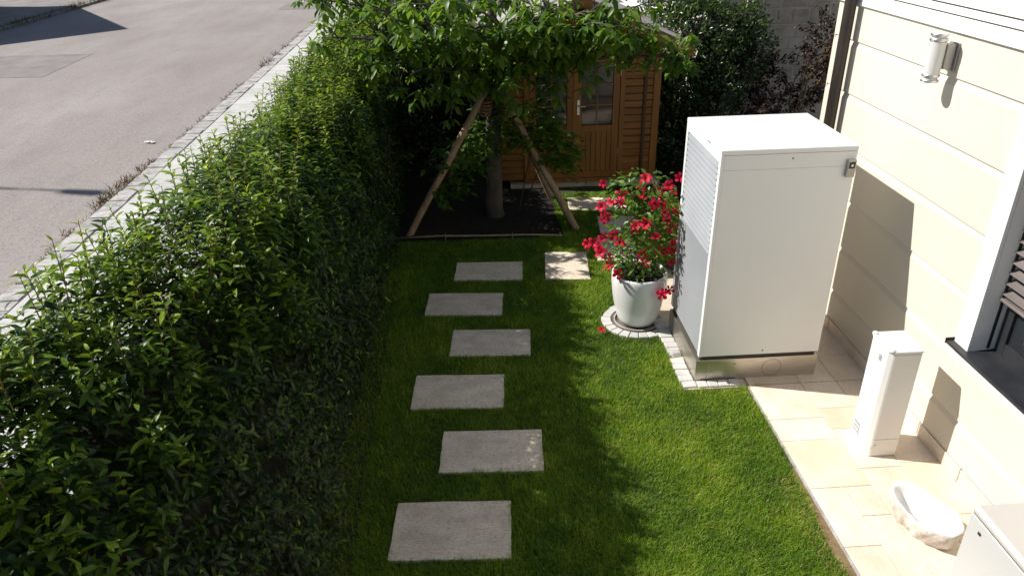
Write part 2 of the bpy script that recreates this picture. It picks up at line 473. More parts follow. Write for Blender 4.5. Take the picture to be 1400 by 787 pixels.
for y in (11.6, 11.9, 12.3, 12.6, 12.8, 11.75, 13.4):
    sp.append((KX - .08 + random.gauss(0, .06), y, 50, .2, .17, .5))
for y in (22.5, 23.1, 24.2, 25.5): sp.append((KX + .02, y, 40, .2, .25, .3))
weeds('weeds', sp, 'dry weeds sprouting in the gutter along the near kerb')
# weeds by the far kerb, top left
sp = [(-18.0 + random.gauss(0, .12), random.uniform(30, 44), 14, .4, .3, .25) for k in range(150)]
weeds('weeds', sp, 'dark green grass fringe along the far kerb')

# litter on the road
bm_ = MB()
nx, ny = 7, 4
vs = [(-6.58 + .21 * i / (nx - 1) + random.uniform(-.004, .004), 15.16 + .10 * j / (ny - 1) - .07 * i / (nx - 1), .008 + .022 * abs(math.sin(i * 1.3 + j)) ) for j in range(ny) for i in range(nx)]
vs2 = [(x, y, z + .003) for x, y, z in vs]
fs = [(j * nx + i, j * nx + i + 1, (j + 1) * nx + i + 1, (j + 1) * nx + i) for j in range(ny - 1) for i in range(nx - 1)]
bm_.add(vs2, fs)
tag(bm_.build('paper_scrap', M['paper']), 'small crumpled scrap of white paper lying on the road', 'litter')

# ------------------------------------------------------------------ lawn
LAWN = sheet('lawn', [(-1.6, .5), (2.575, .5), (2.575, 5.86), (1.93, 5.86), (1.93, 8.0), (3.2, 8.0), (3.2, 11.9), (-1.6, 11.9)], 0.0, M['lawn'])
sheet('bare_edge', [(2.40, .5), (2.575, .5), (2.575, 4.75), (2.53, 4.6), (2.50, 3.9), (2.44, 3.2)], 0.004, M['dry'])
sheet('planting_bed', [(3.05, 11.0), (3.6, 8.1), (6.5, 8.1), (6.5, 14.6), (3.05, 14.6)], 0.006, M['soil'])
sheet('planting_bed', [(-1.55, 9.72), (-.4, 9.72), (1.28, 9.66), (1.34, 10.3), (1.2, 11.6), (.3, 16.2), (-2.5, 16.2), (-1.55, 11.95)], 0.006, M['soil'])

STONES = [
    ([(541, 690), (698, 686), (700, 767), (531, 768)], (-.735, .17, 3.93, 4.52), -.05, 'nearest pale stepping stone, largest slab at the bottom of the lawn path'),
    (None, (-.385, .50, 4.84, 5.385), -.055, 'second nearest pale stepping stone, with sun flecks at its right edge'),
    (None, (-.675, .21, 5.745, 6.295), -.06, 'third nearest stepping stone in the row along the hedge'),
    (None, (-.315, .54, 6.625, 7.155), -.075, 'fourth nearest stepping stone, in the shade left of the flower pot'),
    (None, (-.61, .285, 7.505, 8.045), -.08, 'fifth stepping stone, warm beige, in front of the two farther stones'),
    (None, (-.275, .585, 8.36, 8.875), -.08, 'sixth stepping stone, just in front of the cane edging rail'),
    (None, (.885, 1.445, 8.27, 9.08), -.09, 'stepping stone laid lengthwise, dappled with sun beside the tree bed'),
    (None, (1.62, 2.16, 8.75, 9.45), -.09, 'stepping stone half hidden behind the red flowering plant'),
    (None, (1.80, 2.36, 9.65, 10.25), -.09, 'shaded stepping stone behind the flowers, second before the shed'),
    (None, (1.46, 2.35, 10.54, 11.05), -.07, 'sun-flecked stepping stone lying in front of the shed threshold'),
]
for _, (x0, x1, y0, y1), rz, lab in STONES:
    cx_, cy_ = (x0 + x1) / 2, (y0 + y1) / 2
    hx, hy = (x1 - x0) / 2, (y1 - y0) / 2
    nn = 9
    ring = []
    for (ax, ay, bx_, by_) in ((-1, -1, 1, -1), (1, -1, 1, 1), (1, 1, -1, 1), (-1, 1, -1, -1)):
        for k in range(nn):
            t_ = k / nn
            px = (ax + (bx_ - ax) * t_) * hx; py = (ay + (by_ - ay) * t_) * hy
            j = .0035 if k else .006
            px += random.uniform(-j, j); py += random.uniform(-j, j)
            ring.append((cx_ + px * math.cos(rz) - py * math.sin(rz), cy_ + px * math.sin(rz) + py * math.cos(rz)))
    n_ = len(ring)
    o = MB().prism(ring, 'z', -.03, .024 + random.uniform(0, .008)).build('stepping_stone', M['stone'], None, bevel=.006, loc=(cx_, cy_, 0))
    o.rotation_euler = (random.gauss(0, .006), random.gauss(0, .006), 0)
    tag(o, lab, 'stepping stone', 'stepping stones across the lawn')

def in_rot(x, y, rect, rz, pad):
    x0, x1, y0, y1 = rect; cx_, cy_ = (x0 + x1) / 2, (y0 + y1) / 2
    dx, dy = x - cx_, y - cy_
    u = dx * math.cos(rz) + dy * math.sin(rz); v = -dx * math.sin(rz) + dy * math.cos(rz)
    return (np.abs(u) < (x1 - x0) / 2 + pad) & (np.abs(v) < (y1 - y0) / 2 + pad)

POTC = (1.775, 7.22)
def grass():
    n = 560000
    X = rng.uniform(-1.45, 3.15, n); Y = 2.9 + (11.75 - 2.9) * rng.uniform(0, 1, n) ** 1.35
    keep = np.ones(n, bool)
    edge = 2.535 + .03 * noise1(Y, 5, 3)
    edge -= np.clip((4.7 - Y) * .06, 0, .10) * (noise1(Y, 8, 5) * .5 + .7)
    keep &= ~((Y < 5.84) & (X > edge))
    keep &= ~((Y >= 5.84 + .02 * noise1(X, 3, 9)) & (Y < 8.6) & (X > 1.945 + .025 * noise1(Y, 4, 8)))
    keep &= ~((X < 1.24 + .05 * noise1(Y, 9, 2)) & (Y > 9.62 + .03 * noise1(X, 2, 5)))
    keep &= ~((Y > 11.3) & (X > 1.0))
    keep &= (np.hypot(X - POTC[0], Y - POTC[1]) > .405)
    for _, r, rz, _l in STONES:
        keep &= ~in_rot(X, Y, r, rz, -.004 - .02 * np.clip(noise2(X, Y, 61, 14), 0, 1))
    keep &= (X > -1.3 + .1 * noise1(Y, 12, 2))
    # thinner under the hedge foot
    keep &= ~((X < -1.0) & (rng.uniform(0, 1, n) < .6))
    X = X[keep]; Y = Y[keep]; n = len(X)
    a = rng.uniform(0, 2 * np.pi, n); lean = np.abs(rng.normal(0.55, .35, n))
    cl = noise2(X, Y, 21, 2.2); cl2 = noise2(X, Y, 22, 9)
    D = np.stack([np.cos(a) * lean + .25 * cl2, np.sin(a) * lean - .1, np.ones(n)], 1)
    P = np.stack([X, Y, np.zeros(n)], 1)
    L = rng.uniform(.026, .062, n) * (1 + .25 * cl)
    Wd = rng.uniform(.0028, .0052, n) * (1 + np.clip((Y - 4) * .08, 0, .7))
    D = unit(D); s = unit(np.stack([-np.sin(a + rng.normal(0, .6, n)), np.cos(a), np.zeros(n)], 1))
    V = np.empty((n, 5, 3)); h = L[:, None]; ww = Wd[:, None]
    bend = np.stack([np.cos(a), np.sin(a), -np.ones(n) * .7], 1) * rng.uniform(0, .3, n)[:, None]
    V[:, 0] = P - s * ww * .5; V[:, 1] = P + s * ww * .5
    m_ = P + D * h * .55
    V[:, 2] = m_ + s * ww * .42; V[:, 3] = m_ - s * ww * .42; V[:, 4] = P + D * h + bend * h
    loops = (np.array([0, 1, 2, 3, 3, 2, 4])[None] + 5 * np.arange(n)[:, None]).ravel()
    tint = np.clip(.44 + .20 * cl + .16 * cl2 + .10 * noise2(X, Y, 77, .8) + rng.normal(0, .17, n), 0, .93)
    dead = rng.uniform(0, 1, n) < .03 + .05 * (cl2 > .55) + .25 * ((X > 2.35) & (Y < 4.6))
    tint[dead] = rng.uniform(.93, 1, dead.sum())
    me = np_mesh('grass', V.reshape(-1, 3), loops, np.tile([4, 3], n), True, np.repeat(tint, 5))
    tag(link(me, 'grass', None, M['grass']), 'short mown green lawn grass between hedge and patio', 'grass', kind='stuff')
grass()

# fallen flower on the lawn is added with the flowers below

# ------------------------------------------------------------------ patio
pt = tag(MB().box(2.585, 3.82, -1, 5.86, -.03, .012).box(2.0, 3.82, 5.86, 8.2, -.03, .011).build('patio', M['grout']), kind='structure')
bx('edge_strip', 2.577, 2.586, .5, 5.84, -.03, .022, M['kerb'], pt)
TL = [(2.59, 3.10, 5.31, 5.85, 0), (2.59, 3.10, 5.01, 5.31, 0), (2.59, 3.10, 4.42, 5.01, 1), (2.59, 2.87, 3.81, 4.42, 0), (2.59, 2.87, 3.21, 3.81, 0),
      (2.87, 3.10, 4.10, 4.42, 0), (2.87, 3.10, 3.50, 4.10, 0), (2.87, 3.10, 2.9, 3.50, 0), (2.59, 2.87, 2.6, 3.21, 1), (2.59, 3.10, 2.0, 2.6, 0),
      (3.10, 3.45, 5.44, 5.85, 0), (3.45, 3.82, 5.25, 5.85, 0), (3.10, 3.45, 5.14, 5.44, 1), (3.10, 3.45, 4.62, 5.14, 0), (3.45, 3.82, 4.66, 5.25, 0),
      (3.10, 3.45, 4.02, 4.62, 0), (3.45, 3.82, 4.06, 4.66, 1), (3.10, 3.45, 3.42, 4.02, 0), (3.45, 3.82, 3.46, 4.06, 0), (3.1, 3.82, 2.8, 3.42, 0),
      (2.59, 3.10, 5.86, 6.3, 0), (3.10, 3.45, 5.86, 6.42, 0), (3.45, 3.82, 5.86, 6.3, 1), (3.10, 3.45, 6.42, 7.0, 0), (3.45, 3.82, 6.3, 6.9, 0), (3.10, 3.45, 7.0, 7.6, 0), (3.45, 3.82, 6.9, 7.5, 0), (2.59, 3.1, 7.1, 7.6, 0)]
for (x0, x1, y0, y1, k) in TL:
    g_ = .0022
    z1 = .026 + random.uniform(0, .0012)
    bx('tile', x0 + g_, x1 - g_, y0 + g_, y1 - g_, .008, z1, M['tile_o'] if k else M['tile'], pt, bevel=.002, loc=((x0 + x1) / 2, (y0 + y1) / 2, 0), seg=1)
# plinth tiles along the house foot belong to the house (below)

# setts round the heat pump foot
se = tag(bx('sett_edging', 1.955, 2.16, 5.865, 7.3, -.03, .008, M['joint']), kind='structure')
MB().box(2.16, 2.56, 5.865, 5.98, -.03, .008).build('bedding', M['joint'], se)
sm1 = piece_mesh('sett', .135, .098, .05, .006, M['slab']); sm2 = piece_mesh('sett', .098, .10, .05, .006, M['slab'])
y = 5.93
while y < 7.25:
    if abs(y - 6.49) > .05: piece(sm1, 'sett', se, (2.022 + random.uniform(-.012, .006), y, .006 + random.uniform(-.003, .003)), 0, .02)
    y += .103
piece(piece_mesh('sett', .14, .12, .07, .03, M['kerb']), 'sett', se, (2.03, 6.49, .012), .15, .02)
x = 2.15
while x < 2.52:
    piece(sm2, 'sett', se, (x, 5.922, .006 + random.uniform(-.003, .003)), 0, .015); x += .103

# drain ring below the flower pot
rg = thing('drain_ring', (POTC[0], POTC[1], 0), 'round ring of pale setts with a dark drain cover under the flower pot', 'drain cover')
wed = []
N_R = 22
for k in range(N_R):
    a0 = 2 * math.pi * k / N_R + .012; a1 = 2 * math.pi * (k + 1) / N_R - .012
    r0, r1 = .292, .395 + random.uniform(-.01, .008)
    prof = [(POTC[0] + r * math.cos(a), POTC[1] + r * math.sin(a)) for r, a in ((r0, a0), (r1, a0), (r1, a1), (r0, a1))]
    if max(p[0] for p in prof) > 2.10: continue
    MB().prism(prof, 'z', -.02, .026 + random.uniform(-.003, .003)).build('sett', M['slab'], rg, bevel=.005, seg=1)
MB().lathe([(0, .014), (.235, .014), (.24, .026), (.262, .026), (.266, .014), (.288, .014), (.288, -.02)], (POTC[0], POTC[1], 0), 40).build('cover', M['gutter'], rg, angle=40)
MB().lathe([(.244, .0262), (.244, .031), (.258, .031), (.258, .0262)], (POTC[0], POTC[1], 0), 40).build('rim', M['kerb'], rg)

# ------------------------------------------------------------------ hedge
HY0, HY1 = .6, 19.5
def hedge():
    hd = thing('hedge', (-1.85, 10, 0), 'long dense glossy green laurel hedge between the pavement and the lawn', 'hedge')
    PR = [(-1.14, .03), (-1.08, .6), (-1.09, 1.2), (-1.16, 1.85), (-1.37, 2.33), (-1.68, 2.53), (-1.98, 2.57), (-2.17, 2.40), (-2.32, 1.95), (-2.42, 1.2), (-2.43, .03)]
    def near(y): return min(1.0, max(0.0, (4.9 - y) / 2.4))
    def lean(x, y, z): return x - .50 * near(y) * min(1.0, max(.1, (x + 2.45) / 1.0)) * (z / 2.2) ** 1.3
    seg = [math.hypot(PR[k + 1][0] - PR[k][0], PR[k + 1][1] - PR[k][1]) for k in range(len(PR) - 1)]
    # added dark solid core that blocks light through the leaves
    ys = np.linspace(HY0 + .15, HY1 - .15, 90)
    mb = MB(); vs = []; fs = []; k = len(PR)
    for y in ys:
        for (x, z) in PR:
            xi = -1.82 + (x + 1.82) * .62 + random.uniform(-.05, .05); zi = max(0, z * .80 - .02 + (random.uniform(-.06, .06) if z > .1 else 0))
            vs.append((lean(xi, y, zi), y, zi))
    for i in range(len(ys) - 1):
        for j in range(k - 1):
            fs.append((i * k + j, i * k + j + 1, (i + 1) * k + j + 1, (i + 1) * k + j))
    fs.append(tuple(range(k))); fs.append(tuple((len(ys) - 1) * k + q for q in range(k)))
    mb.add(vs, fs); mb.build('dark_core', M['soil'], hd, smooth=True)
    # shoots: a stem with spiralling drooping leaves, spread evenly over the rounded hedge surface
    B = []; DR = []; LN = []; TOP = []
    def dens(y): return 1.0 if y < 8.5 else max(.42, 1.0 - (y - 8.5) * .075)
    area = (HY1 - HY0)
    for k in range(len(PR) - 1):
        (xa, za), (xb, zb) = PR[k], PR[k + 1]
        nx_, nz_ = (zb - za) / seg[k], -(xb - xa) / seg[k]
        street = k >= 8
        for _ in range(int(area * seg[k] * (70 if street else 205))):
            y = random.uniform(HY0, HY1)
            if random.random() > dens(y): continue
            t_ = random.random(); x = xa + (xb - xa) * t_; z = za + (zb - za) * t_
            arc = (sum(seg[:k]) + seg[k] * t_)
            bump = .10 * float(noise2(arc, y, 41, .85)) + .06 * float(noise2(arc, y, 44, 1.9)) + .045 * float(noise2(arc, y, 42, 4.1))
            bump = max(bump, -.07)
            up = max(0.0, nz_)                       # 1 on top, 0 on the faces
            tall = up > .3 and random.random() < (.17 if z > 2.3 else .08)
            off = bump + (random.uniform(.06, .25) if tall else random.uniform(-.15, .04))
            ln = random.uniform(.34, .55) if tall else random.uniform(.15, .27)
            d = Vector((nx_ * random.uniform(.5, 1.0) * (1 - .75 * up) + random.gauss(0, .14), random.gauss(0, .34 - .18 * up), .25 + .9 * up + abs(nx_) * random.uniform(-.1, .6))).normalized()
            if tall: d = Vector((random.gauss(0, .12), random.gauss(0, .14), 1)).normalized()
            p = Vector((lean(x, y, z) + nx_ * off * (.3 if tall else 1), y, z + nz_ * off + (.0 if not tall else 0)))
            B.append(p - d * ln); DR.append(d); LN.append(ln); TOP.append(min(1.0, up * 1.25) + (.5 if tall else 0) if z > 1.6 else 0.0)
    P = []; D = []; U = []; L = []; T = []; ST = MB(); RK = []
    ga = 2.39996
    for b_, d, ln, tp in zip(B, DR, LN, TOP):
        ref = Vector((0, 0, 1)) if abs(d.z) < .9 else Vector((1, 0, 0))
        u = d.cross(ref).normalized(); v = d.cross(u)
        n = max(7, int(ln / .021)); a = random.uniform(0, 6.28)
        shade = random.gauss(0, .09)
        big = random.uniform(.8, 1.12) * (1.0 if tp > .4 else .80)
        if tp >= 1.2 and (b_.y < 11):
            ST.tube([b_ + d * ln * .3, b_ + d * ln], [.0036, .002], 4, cap=False)
        for i in range(n):
            t_ = (i + .6) / n
            a += ga + random.gauss(0, .3)
            rad = u * math.cos(a) + v * math.sin(a)
            rise = .55 + 1.0 * t_ ** 3
            dl = (rad + d * rise + Vector((0, 0, random.gauss(0, .12)))).normalized()
            P.append(b_ + d * (ln * t_)); D.append(dl); U.append(d + Vector((random.gauss(0, .25), random.gauss(0, .25), random.gauss(0, .25) + .35)))
            L.append(big * random.uniform(.056, .094) * (1.0 - .35 * max(0, t_ - .75) / .25))
            young = tp * .42 * t_ ** 1.2  # paler young tips; sunlight on the hedge top also put into leaf colour
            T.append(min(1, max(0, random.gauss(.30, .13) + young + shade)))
            if random.random() < .006: T[-1] = 1.0
            RK.append(tp * t_)
    P = np.array(P); D = np.array(D); U = np.array(U); L = np.array(L); T = np.array(T); RK = np.array(RK); n = len(P)
    Wd = L * rng.uniform(.32, .41, n); droop = rng.uniform(.45, 1.0, n); fold = rng.uniform(.06, .2, n)
    px, py, dep = project(P)
    score = L * F / np.maximum(dep, .5)
    score[(px < 4) | (px > 1396) | (py < 4) | (py > 783) | (RK < .75) | (dep < 1)] = 0
    idx = np.argsort(-score)[:300]
    rest = np.ones(n, bool); rest[idx] = False
    base = np.array(wl(hd))
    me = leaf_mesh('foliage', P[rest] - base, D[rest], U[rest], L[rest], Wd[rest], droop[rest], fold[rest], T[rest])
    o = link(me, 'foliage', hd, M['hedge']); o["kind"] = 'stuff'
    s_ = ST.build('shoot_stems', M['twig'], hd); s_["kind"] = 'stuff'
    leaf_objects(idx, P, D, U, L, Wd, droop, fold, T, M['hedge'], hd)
    print('hedge leaves', n)
hedge()

# ------------------------------------------------------------------ generic shrubs
def core_blob(name, c, r, mat, parent, seed):
    bm = bmesh.new(); bmesh.ops.create_icosphere(bm, subdivisions=3, radius=1)
    rr = random.Random(seed); ph = [rr.uniform(0, 6) for _ in range(6)]
    me = bpy.data.meshes.new(name)
    b_ = wl(parent)
    for v in bm.verts:
        q = v.co.copy(); k = 1 + .14 * math.sin(4 * q.x + ph[0]) * math.sin(4 * q.y + ph[1]) + .1 * math.sin(7 * q.z + ph[2])
        v.co = Vector((c[0] + q.x * r[0] * k - b_.x, c[1] + q.y * r[1] * k - b_.y, max(.0, c[2] + q.z * r[2] * k) - b_.z))
    bm.to_mesh(me); bm.free()
    for p in me.polygons: p.use_smooth = True
    return link(me, name, parent, mat)

def clump_leaves(lobes, per, lmin, lmax, seed, wr=.4, tint=(.4, .2), up=.35):
    """leaves gathered in clumps over a set of lobes [(centre, radii)]"""
    r = np.random.default_rng(seed); P = []; D = []; U = []
    for (c, rad) in lobes:
        c = np.array(c); rad = np.array(rad)
        nc = max(8, int(per * (rad[0] * rad[1] + rad[1] * rad[2] + rad[0] * rad[2])))
        q = unit(r.normal(size=(nc, 3))); k = r.uniform(.72, 1.08, nc)[:, None]
        cc = c + q * rad * k
        for j in range(nc):
            m_ = r.integers(9, 17)
            dd = unit(unit(q[j:j + 1] / rad) + r.normal(0, .75, (m_, 3)) + np.array([0, 0, up]))
            P.append(cc[j] + r.normal(0, .055, (m_, 3))); D.append(dd); U.append(np.tile(q[j] + np.array([0, 0, .8]), (m_, 1)) + r.normal(0, .4, (m_, 3)))
    P = np.concatenate(P); D = np.concatenate(D); U = np.concatenate(U)
    ok = P[:, 2] > .04; P = P[ok]; D = D[ok]; U = U[ok]; n = len(P)
    L = r.uniform(lmin, lmax, n)
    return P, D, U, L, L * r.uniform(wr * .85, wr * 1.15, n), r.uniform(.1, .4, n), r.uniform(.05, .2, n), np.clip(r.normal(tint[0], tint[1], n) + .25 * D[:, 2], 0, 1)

def shrub(name, loc, lobes, stems, label, per=70, lmin=.05, lmax=.09, mat='shrub', seed=1, core=True, wr=.4, tint=(.4, .2), cat='shrub', group=None):
    s = thing(name, loc, label, cat, group)
    a = clump_leaves(lobes, per, lmin, lmax, seed, wr, tint)
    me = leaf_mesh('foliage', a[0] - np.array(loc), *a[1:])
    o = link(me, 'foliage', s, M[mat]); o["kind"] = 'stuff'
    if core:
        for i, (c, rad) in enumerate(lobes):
            core_blob('dark_core', c, [q * .5 for q in rad], M['soil'], s, seed + i)  # added dark blob filling each lobe to block the view through
    mb = MB()
    for (p0, p1, r0, r1) in stems:
        p0 = Vector(p0); p1 = Vector(p1); mid_ = (p0 + p1) / 2 + Vector((random.gauss(0, .05), random.gauss(0, .05), 0))
        mb.tube([p0, mid_, p1], [r0, (r0 + r1) / 2, r1], 6)
    mb.build('stem', M['bark'], s, smooth=True)
    return s

# tall evergreen right of the shed
shrub('evergreen_shrub', (4.1, 12.9, 0), [((3.85, 12.6, .7), (.75, .8, .9)), ((4.15, 12.8, 1.5), (.8, .8, .8)), ((3.9, 12.7, 2.2), (.72, .7, .55)), ((4.65, 12.9, 1.95), (.5, .6, .65)), ((4.72, 12.9, 2.35), (.3, .35, .32)), ((3.75, 13.3, 2.6), (.6, .7, .45)), ((3.42, 13.0, .95), (.42, .9, 1.0)), ((3.45, 14.2, 1.5), (.5, .5, 1.3))],
      [((4.1, 12.9, 0), (4.1, 12.8, 1.6), .05, .03), ((4.2, 12.9, 0), (4.5, 12.9, 1.7), .04, .02)],
      'tall small-leaved evergreen shrub right of the wooden shed', 190, .05, .08, seed=3)
# evergreens behind the tree, left of the shed
shrub('evergreen_shrub', (-.9, 12.9, 0), [((-1.2, 12.9, 1.0), (.8, .7, 1.1)), ((-.9, 12.9, 2.0), (.85, .7, .6)), ((-.2, 13.1, 1.9), (.7, .6, .6)), ((-.3, 13.0, 1.0), (.7, .6, 1.0)), ((-1.5, 13.4, 2.2), (.7, .7, .5))],
      [((-.9, 12.9, 0), (-.9, 12.9, 1.8), .05, .03), ((-.3, 13, 0), (-.25, 13.1, 1.7), .04, .02)],
      'dark evergreen shrub behind the staked tree, left of the shed', 190, .06, .09, seed=4)
shrub('evergreen_shrub', (-1.2, 15.2, 0), [((-1.5, 15.2, 1.2), (.9, .9, 1.3)), ((-.6, 15.4, 1.4), (.9, .9, 1.4)), ((-1.1, 15.0, 2.4), (.7, .7, .6)), ((.3, 15.6, 1.8), (.8, .9, 1.5))],
      [((-1.2, 15.2, 0), (-1.2, 15.2, 2.0), .05, .03)],
      'farther evergreen shrub seen through the tree leaves beyond the hedge', 120, .06, .10, seed=5)
# leafy shrub low round the tree trunk
def low_shrub():
    loc = (.62, 10.15, 0)
    s = thing('leafy_shrub', loc, 'low glossy-leaved shrub around the trunk of the staked tree', 'shrub')
    r = np.random.default_rng(9); P = []; D = []; U = []; mb = MB()
    tips = []
    for k in range(210):
        x = r.uniform(-.5, 1.5); y = r.uniform(9.95, 10.75); z = 1.35 + .30 * math.sin(x * 2.4) + r.uniform(-.55, .15) - .35 * max(0, x - 1.0)
        if x < .1: z -= .22
        tips.append((x, y, z))
    for (x, y, z) in tips:
        rootp = Vector((.55 + (x - .6) * .3, 10.45, .15)); t_ = Vector((x, y, z))
        if (x, y, z) in tips[:2]: mb.tube([rootp, rootp.lerp(t_, .5) + Vector((0, 0, .18)), t_], [.011, .007, .003], 5)
        m_ = r.integers(7, 12)
        for j in range(m_):
            a = r.uniform(0, 6.28)
            D.append((math.cos(a), math.sin(a), r.uniform(-.3, .4))); P.append((x + r.normal(0, .07), y + r.normal(0, .07), z + r.normal(0, .05)))
            U.append((r.normal(0, .3), r.normal(0, .3), 1))
    n = len(P); L = r.uniform(.09, .15, n)
    me = leaf_mesh('foliage', np.array(P) - np.array(loc), np.array(D), np.array(U), L, L * .42, r.uniform(.1, .4, n), r.uniform(.05, .15, n), np.clip(r.normal(.4, .2, n), 0, 1))
    o = link(me, 'foliage', s, M['tree']); o["kind"] = 'stuff'
    mb.build('stem', M['bark'], s, smooth=True)
low_shrub()

# ------------------------------------------------------------------ tree
def tree():
    base = Vector((.31, 10.55, 0))
    tr = thing('staked_tree', base, 'young broad tree with drooping leaf clusters, tied to wooden stakes', 'tree')
    r = random.Random(5)
    tm = MB(); tm.tube([(.31, 10.55, -.05), (.30, 10.55, .12), (.32, 10.56, .9), (.345, 10.58, 1.7), (.37, 10.6, 2.3), (.36, 10.62, 2.8), (.34, 10.6, 3.3)], [.17, .135, .12, .105, .09, .06, .03], 12)
    tm.build('trunk', M['bark'], tr, smooth=True)
    limbs = [((.37, 10.6, 2.05), (-1.1, 9.9, 2.62), .045), ((.36, 10.6, 2.4), (-1.9, 10.4, 3.15), .035), ((.36, 10.6, 2.3), (-.9, 9.2, 3.05), .045), ((.37, 10.6, 2.15), (.45, 9.0, 3.0), .04),
             ((.37, 10.6, 2.3), (1.6, 9.5, 2.9), .045), ((.36, 10.6, 2.1), (2.9, 10.3, 2.30), .05), ((.37, 10.6, 2.0), (2.2, 10.0, 2.5), .04), 
             ((.36, 10.6, 2.6), (-1.5, 11.6, 3.1), .045), ((.36, 10.6, 2.8), (.9, 12.0, 3.2), .04), ((.35, 10.6, 3.0), (-.4, 11.3, 3.6), .03), ((.35, 10.6, 3.0), (1.1, 11.1, 3.6), .03), ((.36, 10.6, 1.95), (-.35, 9.8, 2.05), .02), ((.36, 10.6, 1.95), (.5, 10.0, 2.25), .02),
             ((.36, 10.6, 2.25), (-1.75, 9.6, 2.8), .04), ((.36, 10.6, 2.4), (1.0, 9.2, 3.1), .04), ((.36, 10.6, 2.5), (-.3, 9.0, 3.15), .04), ((.36, 10.6, 2.1), (-.45, 10.0, 2.3), .022), ((.36, 10.6, 2.1), (.95, 9.95, 2.36), .022), ((.36, 10.6, 2.2), (1.75, 10.1, 2.45), .028), ((.36, 10.6, 2.5), (.8, 9.5, 2.75), .03), ((.36, 10.6, 2.6), (2.0, 9.6, 3.02), .035), ((.36, 10.6, 2.5), (2.35, 10.2, 2.72), .035), ((.36, 10.6, 2.5), (1.5, 9.8, 2.65), .03), ((.36, 10.6, 2.0), (.05, 10.05, 2.12), .02), ((.36, 10.6, 2.0), (.62, 10.0, 2.2), .02), ((.36, 10.6, 1.95), (.35, 9.9, 1.98), .02),
             ((.36, 10.6, 2.1), (-1.45, 10.2, 2.35), .04), ((.36, 10.6, 2.3), (.2, 9.5, 2.8), .035), ((.36, 10.6, 2.3), (1.2, 10.1, 2.7), .035)]
    tips = []
    for li, (a, b_, rad) in enumerate(limbs):
        a = Vector(a); b_ = Vector(b_); ln = (b_ - a).length
        ctrl = a.lerp(b_, .5) + Vector((r.gauss(0, .1), r.gauss(0, .1), .16 * ln * .5))
        def pt(t_): return a * (1 - t_) ** 2 + ctrl * 2 * t_ * (1 - t_) + b_ * t_ * t_
        br = MB(); br.tube([pt(i / 7) for i in range(8)], [rad * (1 - .8 * i / 7) for i in range(8)], 7)
        ns = max(4, int(ln * 10.5))
        for j in range(ns):
            t_ = r.uniform(.26, 1.0); p = pt(t_)
            d = Vector((r.gauss(0, 1), r.gauss(0, 1), r.gauss(.1, .45))) + (b_ - a).normalized() * .6
            d.normalize(); l2 = r.uniform(.22, .55)
            q = p + d * l2; q.z -= .05 * l2
            br.tube([p, p.lerp(q, .5) + Vector((0, 0, .04)), q], [.012, .008, .004], 5)
            tips.append(q)
            if r.random() < .5: tips.append(p.lerp(q, .55))
        tips.append(b_); tips.append(pt(.88))
        br.build('branch', M['bark'], tr, smooth=True)
    P = []; D = []; U = []; L = []; T = []
    for q in tips:
        n = r.randint(6, 9); a = r.uniform(0, 6.28); big = r.uniform(.75, 1.15); tn = r.gauss(.55, .16)
        for i in range(n):
            a += 2 * math.pi / n + r.gauss(0, .2)
            D.append((math.cos(a), math.sin(a), r.uniform(-.75, .1))); P.append(q + Vector((r.gauss(0, .03), r.gauss(0, .03), r.gauss(0, .03))))
            U.append((r.gauss(0, .2) + .4 * math.cos(a), r.gauss(0, .2) + .4 * math.sin(a), 1)); L.append(big * r.uniform(.125, .20)); T.append(min(1, max(0, r.gauss(tn, .12))))
    P = np.array(P); D = np.array(D); U = np.array(U); L = np.array(L); T = np.array(T); n = len(P)
    Wd = L * rng.uniform(.34, .45, n); droop = rng.uniform(.2, .55, n); fold = rng.uniform(.06, .18, n)
    px, py, dep = project(P)
    score = L * F / dep; score[(px < 5) | (px > 1395) | (py < 4) | (py > 780)] = 0
    score = score - .004 * py * 0 + 1.5 * (P[:, 2] > 2.2) * (score > 0)
    idx = np.argsort(-score)[:300]; rest = np.ones(n, bool); rest[idx] = False
    me = leaf_mesh('crown', P[rest] - np.array(base), D[rest], U[rest], L[rest], Wd[rest], droop[rest], fold[rest], T[rest])
    o = link(me, 'crown', tr, M['tree']); o["kind"] = 'stuff'
    leaf_objects(idx, P, D, U, L, Wd, droop, fold, T, M['tree'], tr)
    print('tree leaves', n)
tree()

# stakes
def stake(p0, p1, rad, label):
    p0 = Vector(p0); p1 = Vector(p1)
    o = MB().tube([p0.lerp(p1, i / 6) + Vector((random.gauss(0, .004), random.gauss(0, .004), 0)) for i in range(7)], [rad * (1.05 - .12 * i / 6) for i in range(7)], 12).build('wooden_stake', M['pole'], None, angle=50, loc=tuple(p0))
    tag(o, label, 'stake', 'wooden stakes holding the tree')
stake((-.97, 9.92, -.05), (.26, 10.32, 1.98), .05, 'round wooden stake leaning from the left front up to the trunk')
stake((1.49, 9.88, -.05), (.46, 10.32, 1.86), .05, 'round wooden stake leaning from the right front up to the trunk')
stake((-.55, 11.35, -.05), (.22, 10.75, 1.85), .045, 'round wooden stake behind the left front stake')
stake((1.25, 11.2, -.05), (.50, 10.75, 1.85), .045, 'round wooden stake behind the right front stake')
rp = MB()
for k in range(5):
    c = Vector((.215, 10.30, 1.62 + .045 * k)); pts = []
    for i in range(13):
        a = 2 * math.pi * i / 12
        pts.append(c + Vector((.075 * math.cos(a) + .05 * k * .12, .075 * math.sin(a), .02 * math.sin(a))))
    rp.tube(pts, .016, 6, cap=False)
rp.tube([(.2, 10.28, 1.72), (.33, 10.42, 1.70), (.47, 10.30, 1.66)], .02, 6)
